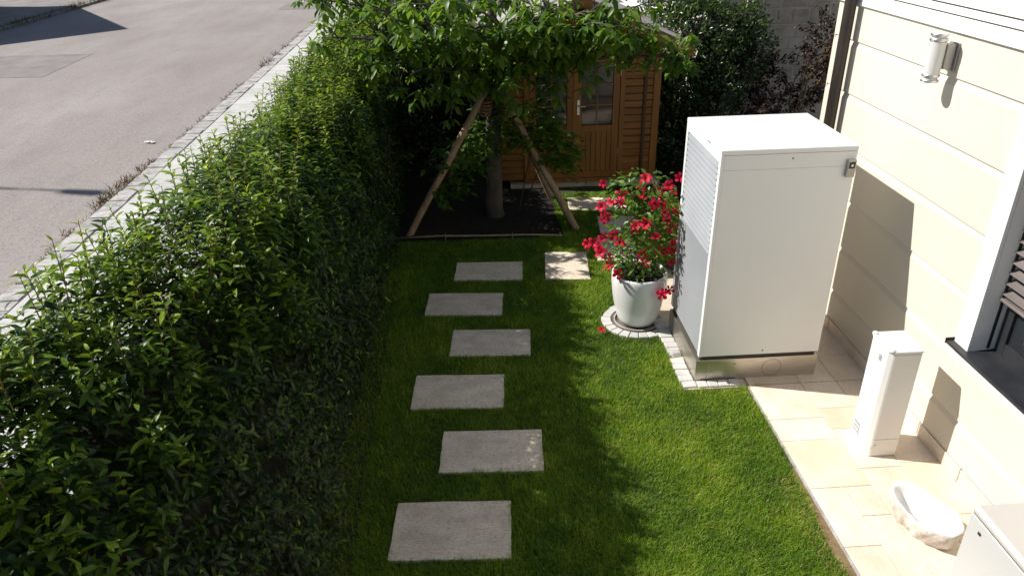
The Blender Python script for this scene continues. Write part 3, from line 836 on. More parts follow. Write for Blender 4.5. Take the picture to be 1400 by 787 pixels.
tag(rp.build('rope_binding', M['rope'], None, smooth=True), 'brown coir rope tying the stakes to the trunk', 'rope')
rp = MB()
for k in range(4):
    c = Vector((.51, 10.30, 1.60 + .045 * k)); pts = [c + Vector((.078 * math.cos(2 * math.pi * i / 12), .078 * math.sin(2 * math.pi * i / 12), .02 * math.sin(2 * math.pi * i / 12))) for i in range(13)]
    rp.tube(pts, .016, 6, cap=False)
tag(rp.build('rope_binding', M['rope'], None, smooth=True), 'coir rope wound round the top of the right front stake', 'rope')
# dark hose up the trunk
tag(MB().tube([(.22, 10.38, 1.6), (.225, 10.42, 2.1), (.24, 10.45, 2.6)], .022, 8).build('metal_rod', M['black'], None, smooth=True), 'thin dark upright rod beside the tree trunk', 'rod')

# cane edging in front of the bed
er = thing('cane_edging', (.12, 9.7, 0), 'thin bamboo cane held by pegs edging the planting bed', 'edging')
MB().tube([(-1.12, 9.72, .055), (-.5, 9.70, .07), (.12, 9.66, .062), (.7, 9.62, .068), (1.22, 9.56, .06)], [.014, .013, .013, .012, .012], 8).build('cane', M['cane'], er, smooth=True)
for (x, y) in ((-.42, 9.68), (.52, 9.62), (1.18, 9.555)):
    MB().tube([(x, y - .02, -.03), (x + .003, y - .018, .12)], [.008, .007], 6).build('peg', M['silver'], er)

# ------------------------------------------------------------------ shed
def shed():
    Yf = 11.78
    sh = thing('garden_shed', (1.68, Yf, 0), 'small varnished pine garden shed with glazed double doors', 'shed')
    X0, X1, Yb, E = .36, 3.02, 14.0, 2.18
    pk = 2.93
    slope = (pk - 2.2) / 1.66
    # back, side walls as plain cladding bodies set inside the planks
    MB().prism([(X0 + .05, .08), (X1 - .05, .08), (X1 - .05, E + .02), (1.69, E + .02 + (1.28) * slope), (X0 + .05, E + .02)], 'y', Yf + .06, Yb).build('carcass', M['wood'], sh)
    for (a, b_) in ((X0, .86), (2.46, X1)):
        z = .10
        while z < E - .02:
            hgt = .112
            prof = [(Yf, z + .008), (Yf + .05, z), (Yf + .05, z + hgt), (Yf + .012, z + hgt - .002), (Yf, z + hgt - .014)]
            MB().prism(prof, 'x', a, b_).build('plank', M['wood'], sh, loc=((a + b_) / 2, Yf, z)); z += .114
    z = .10
    while z < E:                       # right gable-side planks
        MB().prism([(X1 - .045, z), (X1 + .005, z + .008), (X1 + .005, z + .10), (X1 - .045, z + .112)], 'y', Yf + .0501, Yb).build('plank', M['wood'], sh, loc=(X1, Yb, z)); z += .114
    # corner post; the dark strip beside it paints the shade of a recess
    bx('corner_post', X1 - .10, X1 + .012, Yf - .022, Yf - .001, .09, E + .1, M['wood_v'], sh, bevel=.004)
    bx('recess_shade', X1 - .255, X1 - .205, Yf - .03, Yf - .001, .09, E + .1, M['wood_shade'], sh, bevel=.004)
    # gable boards
    z = E
    while z < pk - .12:
        half = min(1.33, (pk - .05 - z - .05) / slope)
        if half > .12:
            MB().prism([(Yf, z + .008), (Yf + .05, z), (Yf + .05, z + .112), (Yf, z + .1)], 'x', 1.69 - half, 1.69 + half).build('plank', M['wood'], sh, loc=(1.69, Yf, z))
        z += .114
    # door frame
    bx('door_jamb', .86, .94, Yf - .03, Yf + .05, .1, 2.18, M['wood_v'], sh, bevel=.005)
    bx('door_jamb', 2.39, 2.47, Yf - .03, Yf + .05, .1, 2.18, M['wood_v'], sh, bevel=.005)
    bx('door_head', .94, 2.39, Yf - .028, Yf + .05, 2.07, 2.178, M['wood'], sh, bevel=.005)
    bx('threshold', .86, 2.47, Yf - .07, Yf + .05, .06, .11, M['wood'], sh, bevel=.006)
    for di, (a, b_) in enumerate(((.945, 1.655), (1.672, 2.385))):
        d = link(bpy.data.meshes.new('door'), 'door', sh)     # stiles and rails carry the panes and boards
        mb = MB(); z0, z1, zm = .115, 2.065, .93
        st = .105; y0, y1 = Yf - .018, Yf + .022
        mb.box(a, a + st, y0, y1, z0, z1); mb.box(b_ - st, b_, y0, y1, z0, z1)
        mb.box(a + st + .0005, b_ - st - .0005, y0 + .001, y1, z1 - .10, z1); mb.box(a + st + .0005, b_ - st - .0005, y0 + .001, y1, zm - .05, zm + .05); mb.box(a + st + .0005, b_ - st - .0005, y0 + .001, y1, z0, z0 + .10)
        bm_o = mb.build('door_tmp', M['wood_v'], sh, bevel=.003)
        d.data = bm_o.data; d.data.name = 'door'; bpy.data.objects.remove(bm_o)
        # lower boards
        n = 6; wv = (b_ - a - 2 * st) / n
        for k in range(n):
            bx('board', a + st + k * wv + .0025, a + st + (k + 1) * wv - .0025, y0 + .010, y1 - .004, z0 + .10, zm - .05, M['wood_v'], d, bevel=.004, seg=1, loc=(a + st + (k + .5) * wv, Yf, z0))
        gx0, gx1, gz0, gz1 = a + st, b_ - st, zm + .05, z1 - .10
        cw = (gx1 - gx0) / 2; ch = (gz1 - gz0) / 3
        for i in range(2):
            for j in range(3):
                bx('pane', gx0 + i * cw + .009, gx0 + (i + 1) * cw - .009, Yf + .002, Yf + .007, gz0 + j * ch + .009, gz0 + (j + 1) * ch - .009, M['glass'], d)
        bx('glazing_bar', gx0 + cw - .011, gx0 + cw + .011, Yf - .012, Yf + .012, gz0, gz1, M['wood_v'], d, bevel=.003)
        for j in (1, 2):
            bx('glazing_bar', gx0 + .0005, gx1 - .0005, Yf - .0135, Yf + .0105, gz0 + j * ch - .011, gz0 + j * ch + .011, M['wood'], d, bevel=.003)
        if di == 1:
            bx('handle_plate', a + .035, a + .078, y0 - .006, y0 - .0005, 1.16, 1.40, M['silver'], d, bevel=.003)
            MB().tube([(a + .056, y0 - .004, 1.30), (a + .056, y0 - .05, 1.30), (a + .17, y0 - .055, 1.30)], .010, 8).build('handle', M['silver'], d, smooth=True)
            bx('astragal', a - .028, a + .02, y0 - .012, y0 - .0008, z0, z1, M['wood_v'], d, bevel=.004)
        for hz in (.5, 1.75):
            xx = a - .004 if di == 0 else b_ + .004
            MB().tube([(xx, y0 - .008, hz), (xx, y0 - .008, hz + .09)], .008, 8).build('hinge', M['silver'], d)
    # roof
    ov = .42
    for s in (-1, 1):
        xe = 1.69 + s * (1.33 + .36); ze = pk - (1.33 + .36) * slope
        th = .05
        nrm = Vector((s * slope, 1)).normalized()
        p = [(1.69, pk), (xe, ze), (xe, ze + th), (1.69, pk + th)]
        rf = MB().prism(p, 'y', Yf - ov, Yb + .3).build('roof', M['wood'], sh)
        MB().prism([(1.69, pk + th + .002), (xe + s * .02, ze + th + .002 - .02 * slope), (xe + s * .02, ze + th + .018 - .02 * slope), (1.69, pk + th + .018)], 'y', Yf - ov - .02, Yb + .32).build('roofing_sheet', M['roof'], rf)
        MB().prism([(1.69, pk - .10), (xe + s * .015, ze - .10 - .015 * slope), (xe + s * .015, ze + .045 - .015 * slope), (1.69, pk + .045)], 'y', Yf - ov - .026, Yf - ov - .002).build('barge_board', M['wood'], rf)
    # plinth slabs under the front
    for k in range(4):
        bx('plinth_slab', .62 + k * .62, .62 + (k + 1) * .62 - .006, Yf - .14, Yf + .6, -.03, .055, M['old_wall'], sh, bevel=.006, seg=1)
shed()

# ------------------------------------------------------------------ heat pump
def heat_pump():
    X0, X1, Y0, Y1, ZB, ZT = 2.10, 3.28, 5.97, 7.04, .30, 2.36
    hp = thing('heat_pump', (2.69, 6.5, 0), 'large white outdoor heat pump cabinet on a steel plinth', 'heat pump')
    b_ = bx('base', X0 - .012, X1 + .012, Y0 + .015, Y1 - .02, .0, .255, M['steel'], hp, bevel=.004)
    bx('access_panel', X0 + .10, X0 + .39, Y0 + .0115, Y0 + .0145, .045, .205, M['steel'], b_, bevel=.001, seg=1)
    for (x, z) in ((X0 + .112, .06), (X0 + .378, .06), (X0 + .112, .19), (X0 + .378, .19)):
        MB().tube([(x, Y0 + .0112, z), (x, Y0 + .004, z)], .008, 10).build('screw', M['silver'], b_)
    mb = MB(); pts = [(X0 + .745 + .095 * math.cos(2 * math.pi * i / 40), Y0 + .0145, .135 + .095 * math.sin(2 * math.pi * i / 40)) for i in range(41)]
    mb.tube(pts, .0018, 4, cap=False); mb.build('knockout', M['shadow_gap'], b_)
    bx('shadow_gap', X0 + .02, X1 - .02, Y0 + .03, Y1 - .03, .255, ZB + .01, M['shadow_gap'], hp)
    # body: top, front frame, back, right side
    body = MB()
    body.box(X0 + .028, X1 - .004, Y0 + .012, Y1 - .012, ZB, ZT - .02)
    bd = body.build('body', M['white_coat'], hp, bevel=.004)
    bx('lid', X0 - .002, X1 + .002, Y0 - .002, Y1 + .002, ZT - .045, ZT, M['white_coat'], hp, bevel=.007)
    bx('front_panel', X0 + .030, X1 - .002, Y0, Y0 + .0115, ZB + .008, ZT - .1795, M['white_coat'], hp, bevel=.002)
    bx('front_panel', X0 + .030, X1 - .002, Y0, Y0 + .0115, ZT - .178, ZT - .048, M['white_coat'], hp, bevel=.002)
    for (z) in (ZT - .09, ZB + .05):
        MB().tube([(X0 + .62, Y0 - .0005, z), (X0 + .62, Y0 - .004, z)], .007, 8).build('screw', M['black'], hp)
    bx('corner_post', X0, X0 + .0295, Y0 - .001, Y0 + .055, ZB + .002, ZT - .046, M['white_coat'], hp, bevel=.004)
    bx('corner_post', X0, X0 + .0295, Y1 - .06, Y1, ZB + .002, ZT - .046, M['white_coat'], hp, bevel=.004)
    bx('top_rail', X0, X0 + .0295, Y0 + .056, Y1 - .061, ZT - .12, ZT - .047, M['white_coat'], hp, bevel=.003)
    bx('side_panel', X0 + .006, X0 + .0295, Y0 + .058, Y1 - .062, ZB + .01, 1.36, M['grey_coat'], hp, bevel=.003)
    bx('grille_back', X0 + .020, X0 + .0285, Y0 + .057, Y1 - .062, 1.362, ZT - .121, M['shadow_gap'], hp)
    n = 16; z0 = 1.37; dz = (ZT - .125 - z0) / n
    for k in range(n):
        z = z0 + k * dz
        prof = [(X0 + .019, z + dz * .74), (X0 + .012, z + dz * .66), (X0 - .006, z + dz * .14), (X0 - .004, z + dz * .02), (X0 + .019, z + dz * .30)]
        MB().prism(prof, 'y', Y0 + .060, Y1 - .064).build('louver_slat', M['grey_coat'], hp, bevel=0)
    # small illegible grey mark on the lid edge
    bx('badge', X0 - .0045, X0 - .0022, Y0 + .30, Y0 + .40, ZT - .032, ZT - .018, M['grey_coat'], hp)
    # little sensor box, upper right of the front
    sb = bx('sensor_box', X1 - .085, X1 - .010, Y0 - .034, Y0 - .001, ZT - .27, ZT - .115, M['sensor'], hp, bevel=.006)
    bx('sensor_window', X1 - .072, X1 - .022, Y0 - .0375, Y0 - .0342, ZT - .19, ZT - .135, M['black'], sb)
    bx('sensor_dot', X1 - .056, X1 - .038, Y0 - .0395, Y0 - .0377, ZT - .173, ZT - .153, M['silver'], sb)
heat_pump()

# ------------------------------------------------------------------ house wall
def house():
    WX = 3.80
    hs = thing('house', (4.0, 5.5, 0), 'cream rendered house wall with white-edged horizontal grooves', 'house')
    YE, YS = 7.84, -1.0
    GZ = [.16, .485, .98, 1.475, 1.97, 2.465, 2.96, 3.285]
    WY0, WY1, WZ0, WZ1 = 3.55, 4.70, 1.07, 2.75        # window opening
    # core behind the courses
    core = MB()
    core.box(WX + .031, 8.5, WY1 + .0, YE - .02, -.02, 6.2); core.box(WX + .031, 8.5, YS, WY0, -.02, 6.2)
    core.box(WX + .0311, 8.49, WY0, WY1, -.02, WZ0 - .01); core.box(WX + .0311, 8.49, WY0, WY1, WZ1 + .01, 6.19)
    core.box(WX + .45, 8.48, WY0 + .0, WY1 - .0, WZ0 - .01, WZ1 + .01)
    core.build('wall', M['white_render'], hs)
    def course(y0, y1, z0, z1, cham=True):
        c = .062 if cham else .002
        prof = [(WX, z0), (WX, z1 - c), (WX + .017, z1 - .004), (WX + .031, z1 - .004), (WX + .031, z0)] if cham else [(WX, z0), (WX, z1), (WX + .031, z1), (WX + .031, z0)]
        mb = MB().prism(prof, 'y', y0, y1)
        if cham: mb.m[4] = 1          # the groove bottom is painted white
        mb.build('wall_panel', [M['cream'], M['white_render']], hs, loc=(WX, (y0 + y1) / 2, z0))
    for i in range(len(GZ) - 1):
        a, b_ = GZ[i], GZ[i + 1]
        last = i == len(GZ) - 2
        if b_ <= WZ0:
            course(YS, YE, a, b_); continue
        if a < WZ0 < b_:
            course(WY1 + .0, YE, a, b_); course(YS, WY0, a, b_); course(WY0, WY1, a, WZ0 - .012, False); continue
        if a < WZ1:
            course(WY1 + .0, YE, a, b_); course(YS, WY0, a, b_)
            if b_ > WZ1: course(WY0, WY1, WZ1 + .012, b_)
            continue
        course(YS, YE, a, b_, not last)
    # return of the corner at the far end (groove shadow lines wrap round)
    bx('corner_return', WX + .002, 8.4, YE - .0195, YE, -.02, 3.28, M['cream'], hs)
    # white band and cornice
    bx('cornice_band', WX - .025, WX + .03, YS, YE + .02, 3.287, 3.40, M['white_render'], hs, bevel=.004)
    bx('cornice_band', WX - .035, WX + .03, YS, YE + .03, 3.412, 3.47, M['white_render'], hs, bevel=.004)
    bx('cornice_band', WX - .05, WX + .03, YS, YE + .04, 3.482, 3.75, M['white_render'], hs, bevel=.004)
    bx('upper_wall', WX - .003, WX + .03, YS, YE, 3.76, 6.2, M['cream'], hs)
    # plinth tiles
    y = -1.0
    while y < 7.8:
        y2 = min(y + .595, 7.82)
        bx('plinth_tile', WX - .014, WX - .001, y + .002, y2 - .002, .02, .158, M['tile'], hs, bevel=.002, seg=1, loc=(WX, y, 0)); y += .6
    # window
    wn = bx('window', WX + .20, WX + .26, WY0 + .03, WY1 - .03, WZ0 + .03, WZ1 - .02, M['dark_sill'], hs)
    bx('pane', WX + .19, WX + .1995, WY0 + .12, WY1 - .12, WZ0 + .14, WZ1 - .12, M['glass'], wn)
    for a in ((WY1 - .118, WY1 - .03), (WY0 + .03, WY0 + .118)):
        bx('sash', WX + .165, WX + .1995, a[0], a[1], WZ0 + .035, WZ1 - .03, M['dark_sill'], wn, bevel=.004)
    bx('sash', WX + .166, WX + .1995, WY0 + .119, WY1 - .119, WZ0 + .035, WZ0 + .138, M['dark_sill'], wn, bevel=.004)
    # reveal and white surround
    bx('reveal', WX - .0, WX + .20, WY1 - .018, WY1 - .0005, WZ0 - .005, WZ1, M['white_render'], wn)
    bx('reveal', WX - .0, WX + .20, WY0 + .0005, WY0 + .018, WZ0 - .005, WZ1, M['white_render'], wn)
    bx('surround', WX - .032, WX - .001, WY1 - .012, WY1 + .155, WZ0 - .02, WZ1 + .15, M['white_render'], wn, bevel=.004)
    bx('surround', WX - .032, WX - .001, WY0 - .155, WY0 + .012, WZ0 - .02, WZ1 + .15, M['white_render'], wn, bevel=.004)
    bx('surround', WX - .0325, WX - .001, WY0 + .013, WY1 - .013, WZ1 - .012, WZ1 + .15, M['white_render'], wn, bevel=.004)
    bx('surround', WX - .028, WX - .001, WY0 - .13, WY1 + .13, WZ0 - .095, WZ0 - .021, M['white_render'], wn, bevel=.004)
    sl_ = MB().prism([(WX - .085, WZ0 - .012), (WX - .085, WZ0 + .012), (WX + .20, WZ0 + .04), (WX + .20, WZ0 + .015)], 'y', WY0 - .16, WY1 + .17).build('sill', M['dark_sill'], wn, bevel=.003)
    bx('sill_end_cap', WX - .09, WX + .02, WY1 + .171, WY1 + .181, WZ0 - .014, WZ0 + .034, M['black'], wn, bevel=.002)
    # venetian blind, let down to half height
    z = 1.60
    while z < WZ1 - .05:
        prof = [(WX + .085, z), (WX + .12, z + .012), (WX + .155, z + .030), (WX + .153, z + .034), (WX + .118, z + .016), (WX + .083, z + .004)]
        MB().prism(prof, 'y', WY0 + .03, WY1 - .03).build('slat', M['blind'], wn, loc=(WX + .12, 4.1, z)); z += .085
    bx('bottom_rail', WX + .08, WX + .158, WY0 + .03, WY1 - .03, 1.545, 1.57, M['blind'], wn, bevel=.008)
    bx('guide_rail', WX + .108, WX + .128, WY1 - .029, WY1 - .019, WZ0 + .05, WZ1, M['black'], wn)
    # downpipe
    dp = MB().tube([(WX - .10, 7.41, -.02), (WX - .10, 7.41, 6.2)], .056, 20).build('downpipe', M['pipe'], hs, smooth=True)
    for z in (1.2, 3.9, 5.2):
        MB().tube([(WX - .10, 7.41, z), (WX - .10, 7.41, z + .035)], .061, 20).build('clamp', M['pipe'], dp, angle=40)
        bx('bracket', WX - .045, WX + .0, 7.40, 7.42, z + .008, z + .026, M['pipe'], dp)
house()

# wall lamp
def lamp():
    c = Vector((3.65, 5.80, 3.095))
    lp = thing('wall_lamp', (3.8, 5.80, 3.1), 'cylindrical stainless up-and-down lamp fixed on the cream wall', 'lamp')
    bx('back_plate', 3.783, 3.799, 5.735, 5.865, 3.0, 3.215, M['lamp_steel'], lp, bevel=.006)
    bx('arm', 3.71, 3.783, 5.76, 5.84, 3.015, 3.205, M['lamp_steel'], lp, bevel=.006)
    MB().lathe([(0, -.13), (.062, -.13), (.062, .13), (0, .13)], c, 28).build('glass_tube', M['lampglass'], lp, angle=50)
    for z in (-.178, -.136, .134, .172):
        MB().lathe([(0, 0), (.064, 0), (.067, .004), (.067, .016), (.064, .02), (0, .02)], c + Vector((0, 0, z)), 28).build('ring', M['silver'], lp, angle=40)
    for z in (-.157, .155):
        MB().lathe([(0, 0), (.055, 0), (.055, .016), (0, .016)], c + Vector((0, 0, z)), 24).build('lens', M['lampglass'], lp, angle=40)
lamp()

# ------------------------------------------------------------------ white utility cabinet on the patio
def utility():
    X0, X1, Y0, Y1, Z = 3.205, 3.472, 4.755, 5.065, 1.07
    ub = thing('utility_cabinet', (3.33, 4.9, .026), 'slim white plastic utility pillar with chamfered corners on the patio', 'utility cabinet')
    c = .032
    oct_ = [(X0 + c, Y0), (X1 - .01, Y0), (X1, Y0 + .01), (X1, Y1), (X0 + c, Y1), (X0, Y1 - c), (X0, Y0 + c)]
    MB().prism(oct_, 'z', .028, Z - .02).build('body', M['plastic_w'], ub, bevel=.004)
    cap_ = [(X0 + c - .004, Y0 - .005), (X1 - .006, Y0 - .005), (X1 + .004, Y0 + .005), (X1 + .004, Y1 + .004), (X0 + c - .004, Y1 + .004), (X0 - .005, Y1 - c + .003), (X0 - .005, Y0 + c - .003)]
    mb = MB(); mb.prism(cap_, 'z', Z - .0195, Z)
    cp = mb.build('cap', M['plastic_w'], ub, bevel=.005)
    for (x, y) in ((X0 + .02, Y0 + .02), (X0 + .02, Y1 - .02)):
        MB().lathe([(.0, .02), (.018, .018), (.024, .006), (.024, 0)], (x, y, Z - .004), 16).build('corner_knob', M['plastic_w'], cp, smooth=True)
    bx('front_cover', X0 + c + .006, X1 - .012, Y0 - .0045, Y0 - .0005, .21, Z - .03, M['plastic_g'], ub, bevel=.0015, seg=1)
    bx('foot_cover', X0 + c + .006, X1 - .012, Y0 - .0045, Y0 - .0005, .035, .203, M['plastic_g'], ub, bevel=.0015, seg=1)
    bx('latch_recess', X0 - .0035, X0 - .0005, Y0 + .10, Y0 + .14, Z - .15, Z - .095, M['grey_coat'], ub, bevel=.001, seg=1)
    g_ = bx('vent', X0 - .003, X0 - .0005, Y1 - .145, Y1 - .05, .12, .24, M['grey_coat'], ub)
    for k in range(0, 6, 2):
        bx('vent_fin', X0 - .006, X0 - .0031, Y1 - .143, Y1 - .052, .128 + k * .019, .138 + k * .019, M['plastic_g'], g_)
    pts = [(X0 + .075 + .05 * math.cos(a), Y0 - .0048, .10 + .05 * math.sin(a)) for a in [math.pi * (.5 + .42 * i / 10) for i in range(11)]]
    MB().tube(pts, .0022, 5).build('embossed_arc', M['grey_coat'], ub)
utility()

# ------------------------------------------------------------------ stone basin
def basin():
    c = Vector((3.245, 3.98, .026)); ang = math.radians(-74)
    n = 96
    ca, sa = math.cos(ang), math.sin(ang)
    r = random.Random(3); ph = [r.uniform(0, 6.28) for _ in range(8)]
    def outline(a):
        # kidney-like outline, long axis u; notch on the lawn side
        ru, rv = .30, .18
        k = 1 / math.sqrt((math.cos(a) / ru) ** 2 + (math.sin(a) / rv) ** 2)
        k *= 1 - .17 * math.exp(-((a - math.radians(275)) / .42) ** 2) + .05 * math.cos(a)
        return k
    def rough(a, z): return .006 * math.sin(5 * a + ph[0] + 20 * z) + .004 * math.sin(13 * a + ph[1] - 31 * z) + .004 * math.sin(23 * a + ph[2] + 50 * z)
    prof = []      # (fraction of outline, z, rough weight, material)
    for i in range(7):
        t_ = i / 6; prof.append((.80 + .2 * math.sin(t_ * 1.57), .002 + .155 * t_, 1.0, 1))
    prof += [(.985, .172, .5, 0), (.95, .180, .3, 0), (.90, .178, .2, 0), (.85, .168, .15, 0), (.79, .145, .1, 0), (.73, .118, .05, 0), (.65, .095, 0, 0), (.52, .08, 0, 0), (.36, .073, 0, 0), (.18, .07, 0, 0), (.02, .069, 0, 0)]
    vs = []; fs = []; ms = []
    for (k, z, rw, mi) in prof:
        for j in range(n):
            a = 2 * math.pi * j / n
            rad = outline(a) * k + rough(a, z) * rw
            zz = z + (.014 * math.sin(2 * a + 1) + .007 * math.sin(4 * a + ph[4]) + .003 * math.sin(9 * a + ph[5])) * min(1, z / .12) * (1 if k > .8 else .3)
            if mi == 0 and k < .9: zz += -.05 * max(0, math.sin(a + math.radians(80))) * (k - .1) * 0
            u, v = rad * math.cos(a), rad * math.sin(a)
            vs.append((c.x + u * ca - v * sa, c.y + u * sa + v * ca, c.z + zz))
    mb = MB()
    for i in range(len(prof) - 1):
        for j in range(n):
            j2 = (j + 1) % n
            fs.append((i * n + j, i * n + j2, (i + 1) * n + j2, (i + 1) * n + j)); ms.append(prof[i][3])
    mb.add(vs, fs); mb.m = ms
    mb.add([vs[i] for i in range(n)], [tuple(range(n - 1, -1, -1))], 1)
    o = mb.build('stone_basin', [M['basin'], M['basin_raw']], None, smooth=True, loc=tuple(c))
    tag(o, 'hollowed white natural stone basin with rough edges on the patio', 'basin')
basin()

# ------------------------------------------------------------------ white cabinet in the corner
def corner_cabinet():
    X0, X1, Y0, Y1, Z = 3.09, 3.73, 2.3, 3.39, .78
    cb = thing('outdoor_cabinet', (3.4, 2.9, .026), 'white cabinet with a lid at the bottom right corner of the patio', 'cabinet')
    bx('body', X0, X1, Y0, Y1, .03, Z - .035, M['cab_body'], cb, bevel=.008)
    bx('gap', X0 + .008, X1 - .008, Y0 + .008, Y1 - .008, Z - .035, Z - .027, M['shadow_gap'], cb)
    MB().prism([(X0 + .004, Z - .027), (X0 + .004, Z + .0), (X0 + .03, Z + .02), (X1 - .03, Z + .02), (X1 - .004, Z), (X1 - .004, Z - .027)], 'y', Y0 + .002, Y1 - .002).build('lid', M['cab_lid'], cb, bevel=.006)
    bx('catch', X0 - .006, X0 - .0005, Y1 - .13, Y1 - .105, Z - .12, Z - .10, M['black'], cb, bevel=.001, seg=1)
    MB().lathe([(0, 0), (.014, 0), (.014, .003), (0, .003)], (X0 + .1, Y1 - .4, Z + .0205), 16).build('plug', M['plastic_w'], cb)
corner_cabinet()

# ------------------------------------------------------------------ flower pot and plant
def pot():
    c = (POTC[0], POTC[1], .031)
    p = thing('flower_pot', c, 'glossy white rounded flower pot with a turned-in rim', 'flower pot')
    prof = [(0, 0), (.185, 0), (.205, .012), (.225, .06), (.262, .2), (.288, .34), (.302, .47), (.304, .55), (.300, .59), (.290, .607), (.276, .603), (.268, .585), (.268, .5)]
    MB().lathe(prof, c, 56).build('shell', M['pot'], p, smooth=True)
    vs = []; fs = []; n = 40; mb = MB()
    for i in range(7):
        for k in range(n):
            a = 2 * math.pi * k / n; rr = .27 * i / 6 + .0001
            vs.append((c[0] + rr * math.cos(a), c[1] + rr * math.sin(a), c[2] + .53 + .025 * random.random() + .02 * (1 - i / 6)))
    for i in range(6):
        for k in range(n): fs.append((i * n + k, i * n + (k + 1) % n, (i + 1) * n + (k + 1) % n, (i + 1) * n + k))
    mb.add(vs, fs); mb.build('potting_soil', M['soil'], p, smooth=True)
pot()

def flower_mesh(seed):
    """five-lobed trumpet flower, axis +z, about 1 unit across"""
    r = random.Random(seed); vs = []; fs = []; tint = []
    for k in range(5):
        a = 2 * math.pi * k / 5 + r.gauss(0, .06); b0 = len(vs)
        rad = Vector((math.cos(a), math.sin(a), 0)); tan = Vector((-math.sin(a), math.cos(a), 0)); up = Vector((0, 0, 1)); sz = r.uniform(.9, 1.08)
        for (q, wv, z, tn) in ((.05, .04, -.18, .2), (.20, .10, .02, .35), (.38, .19, .08, .6), (.56, .10, .02, .8)):
            for s in (-1, 0, 1):
                vs.append(rad * q * sz + tan * s * wv + up * (z + (.03 * s if s else -.025))); tint.append(tn + r.gauss(0, .06))
        for i in range(3):
            for j in range(2): fs += [b0 + i * 3 + j, b0 + i * 3 + j + 1, b0 + (i + 1) * 3 + j + 1, b0 + (i + 1) * 3 + j]
    # trumpet throat
    b0 = len(vs)
    for (rr, z) in ((.06, -.5), (.05, -.3), (.12, -.06)):
        for k in range(6):
            a = 2 * math.pi * k / 6; vs.append(Vector((rr * math.cos(a), rr * math.sin(a), z))); tint.append(.1)
    for i in range(2):
        for k in range(6): fs += [b0 + i * 6 + k, b0 + i * 6 + (k + 1) % 6, b0 + (i + 1) * 6 + (k + 1) % 6, b0 + (i + 1) * 6 + k]
    me = np_mesh('flower', np.array([tuple(v) for v in vs]), np.array(fs), np.full(len(fs) // 4, 4), True, np.clip(np.array(tint), 0, 1))
    me.materials.append(M['petal'])
    return me
FM = [flower_mesh(k) for k in range(5)]

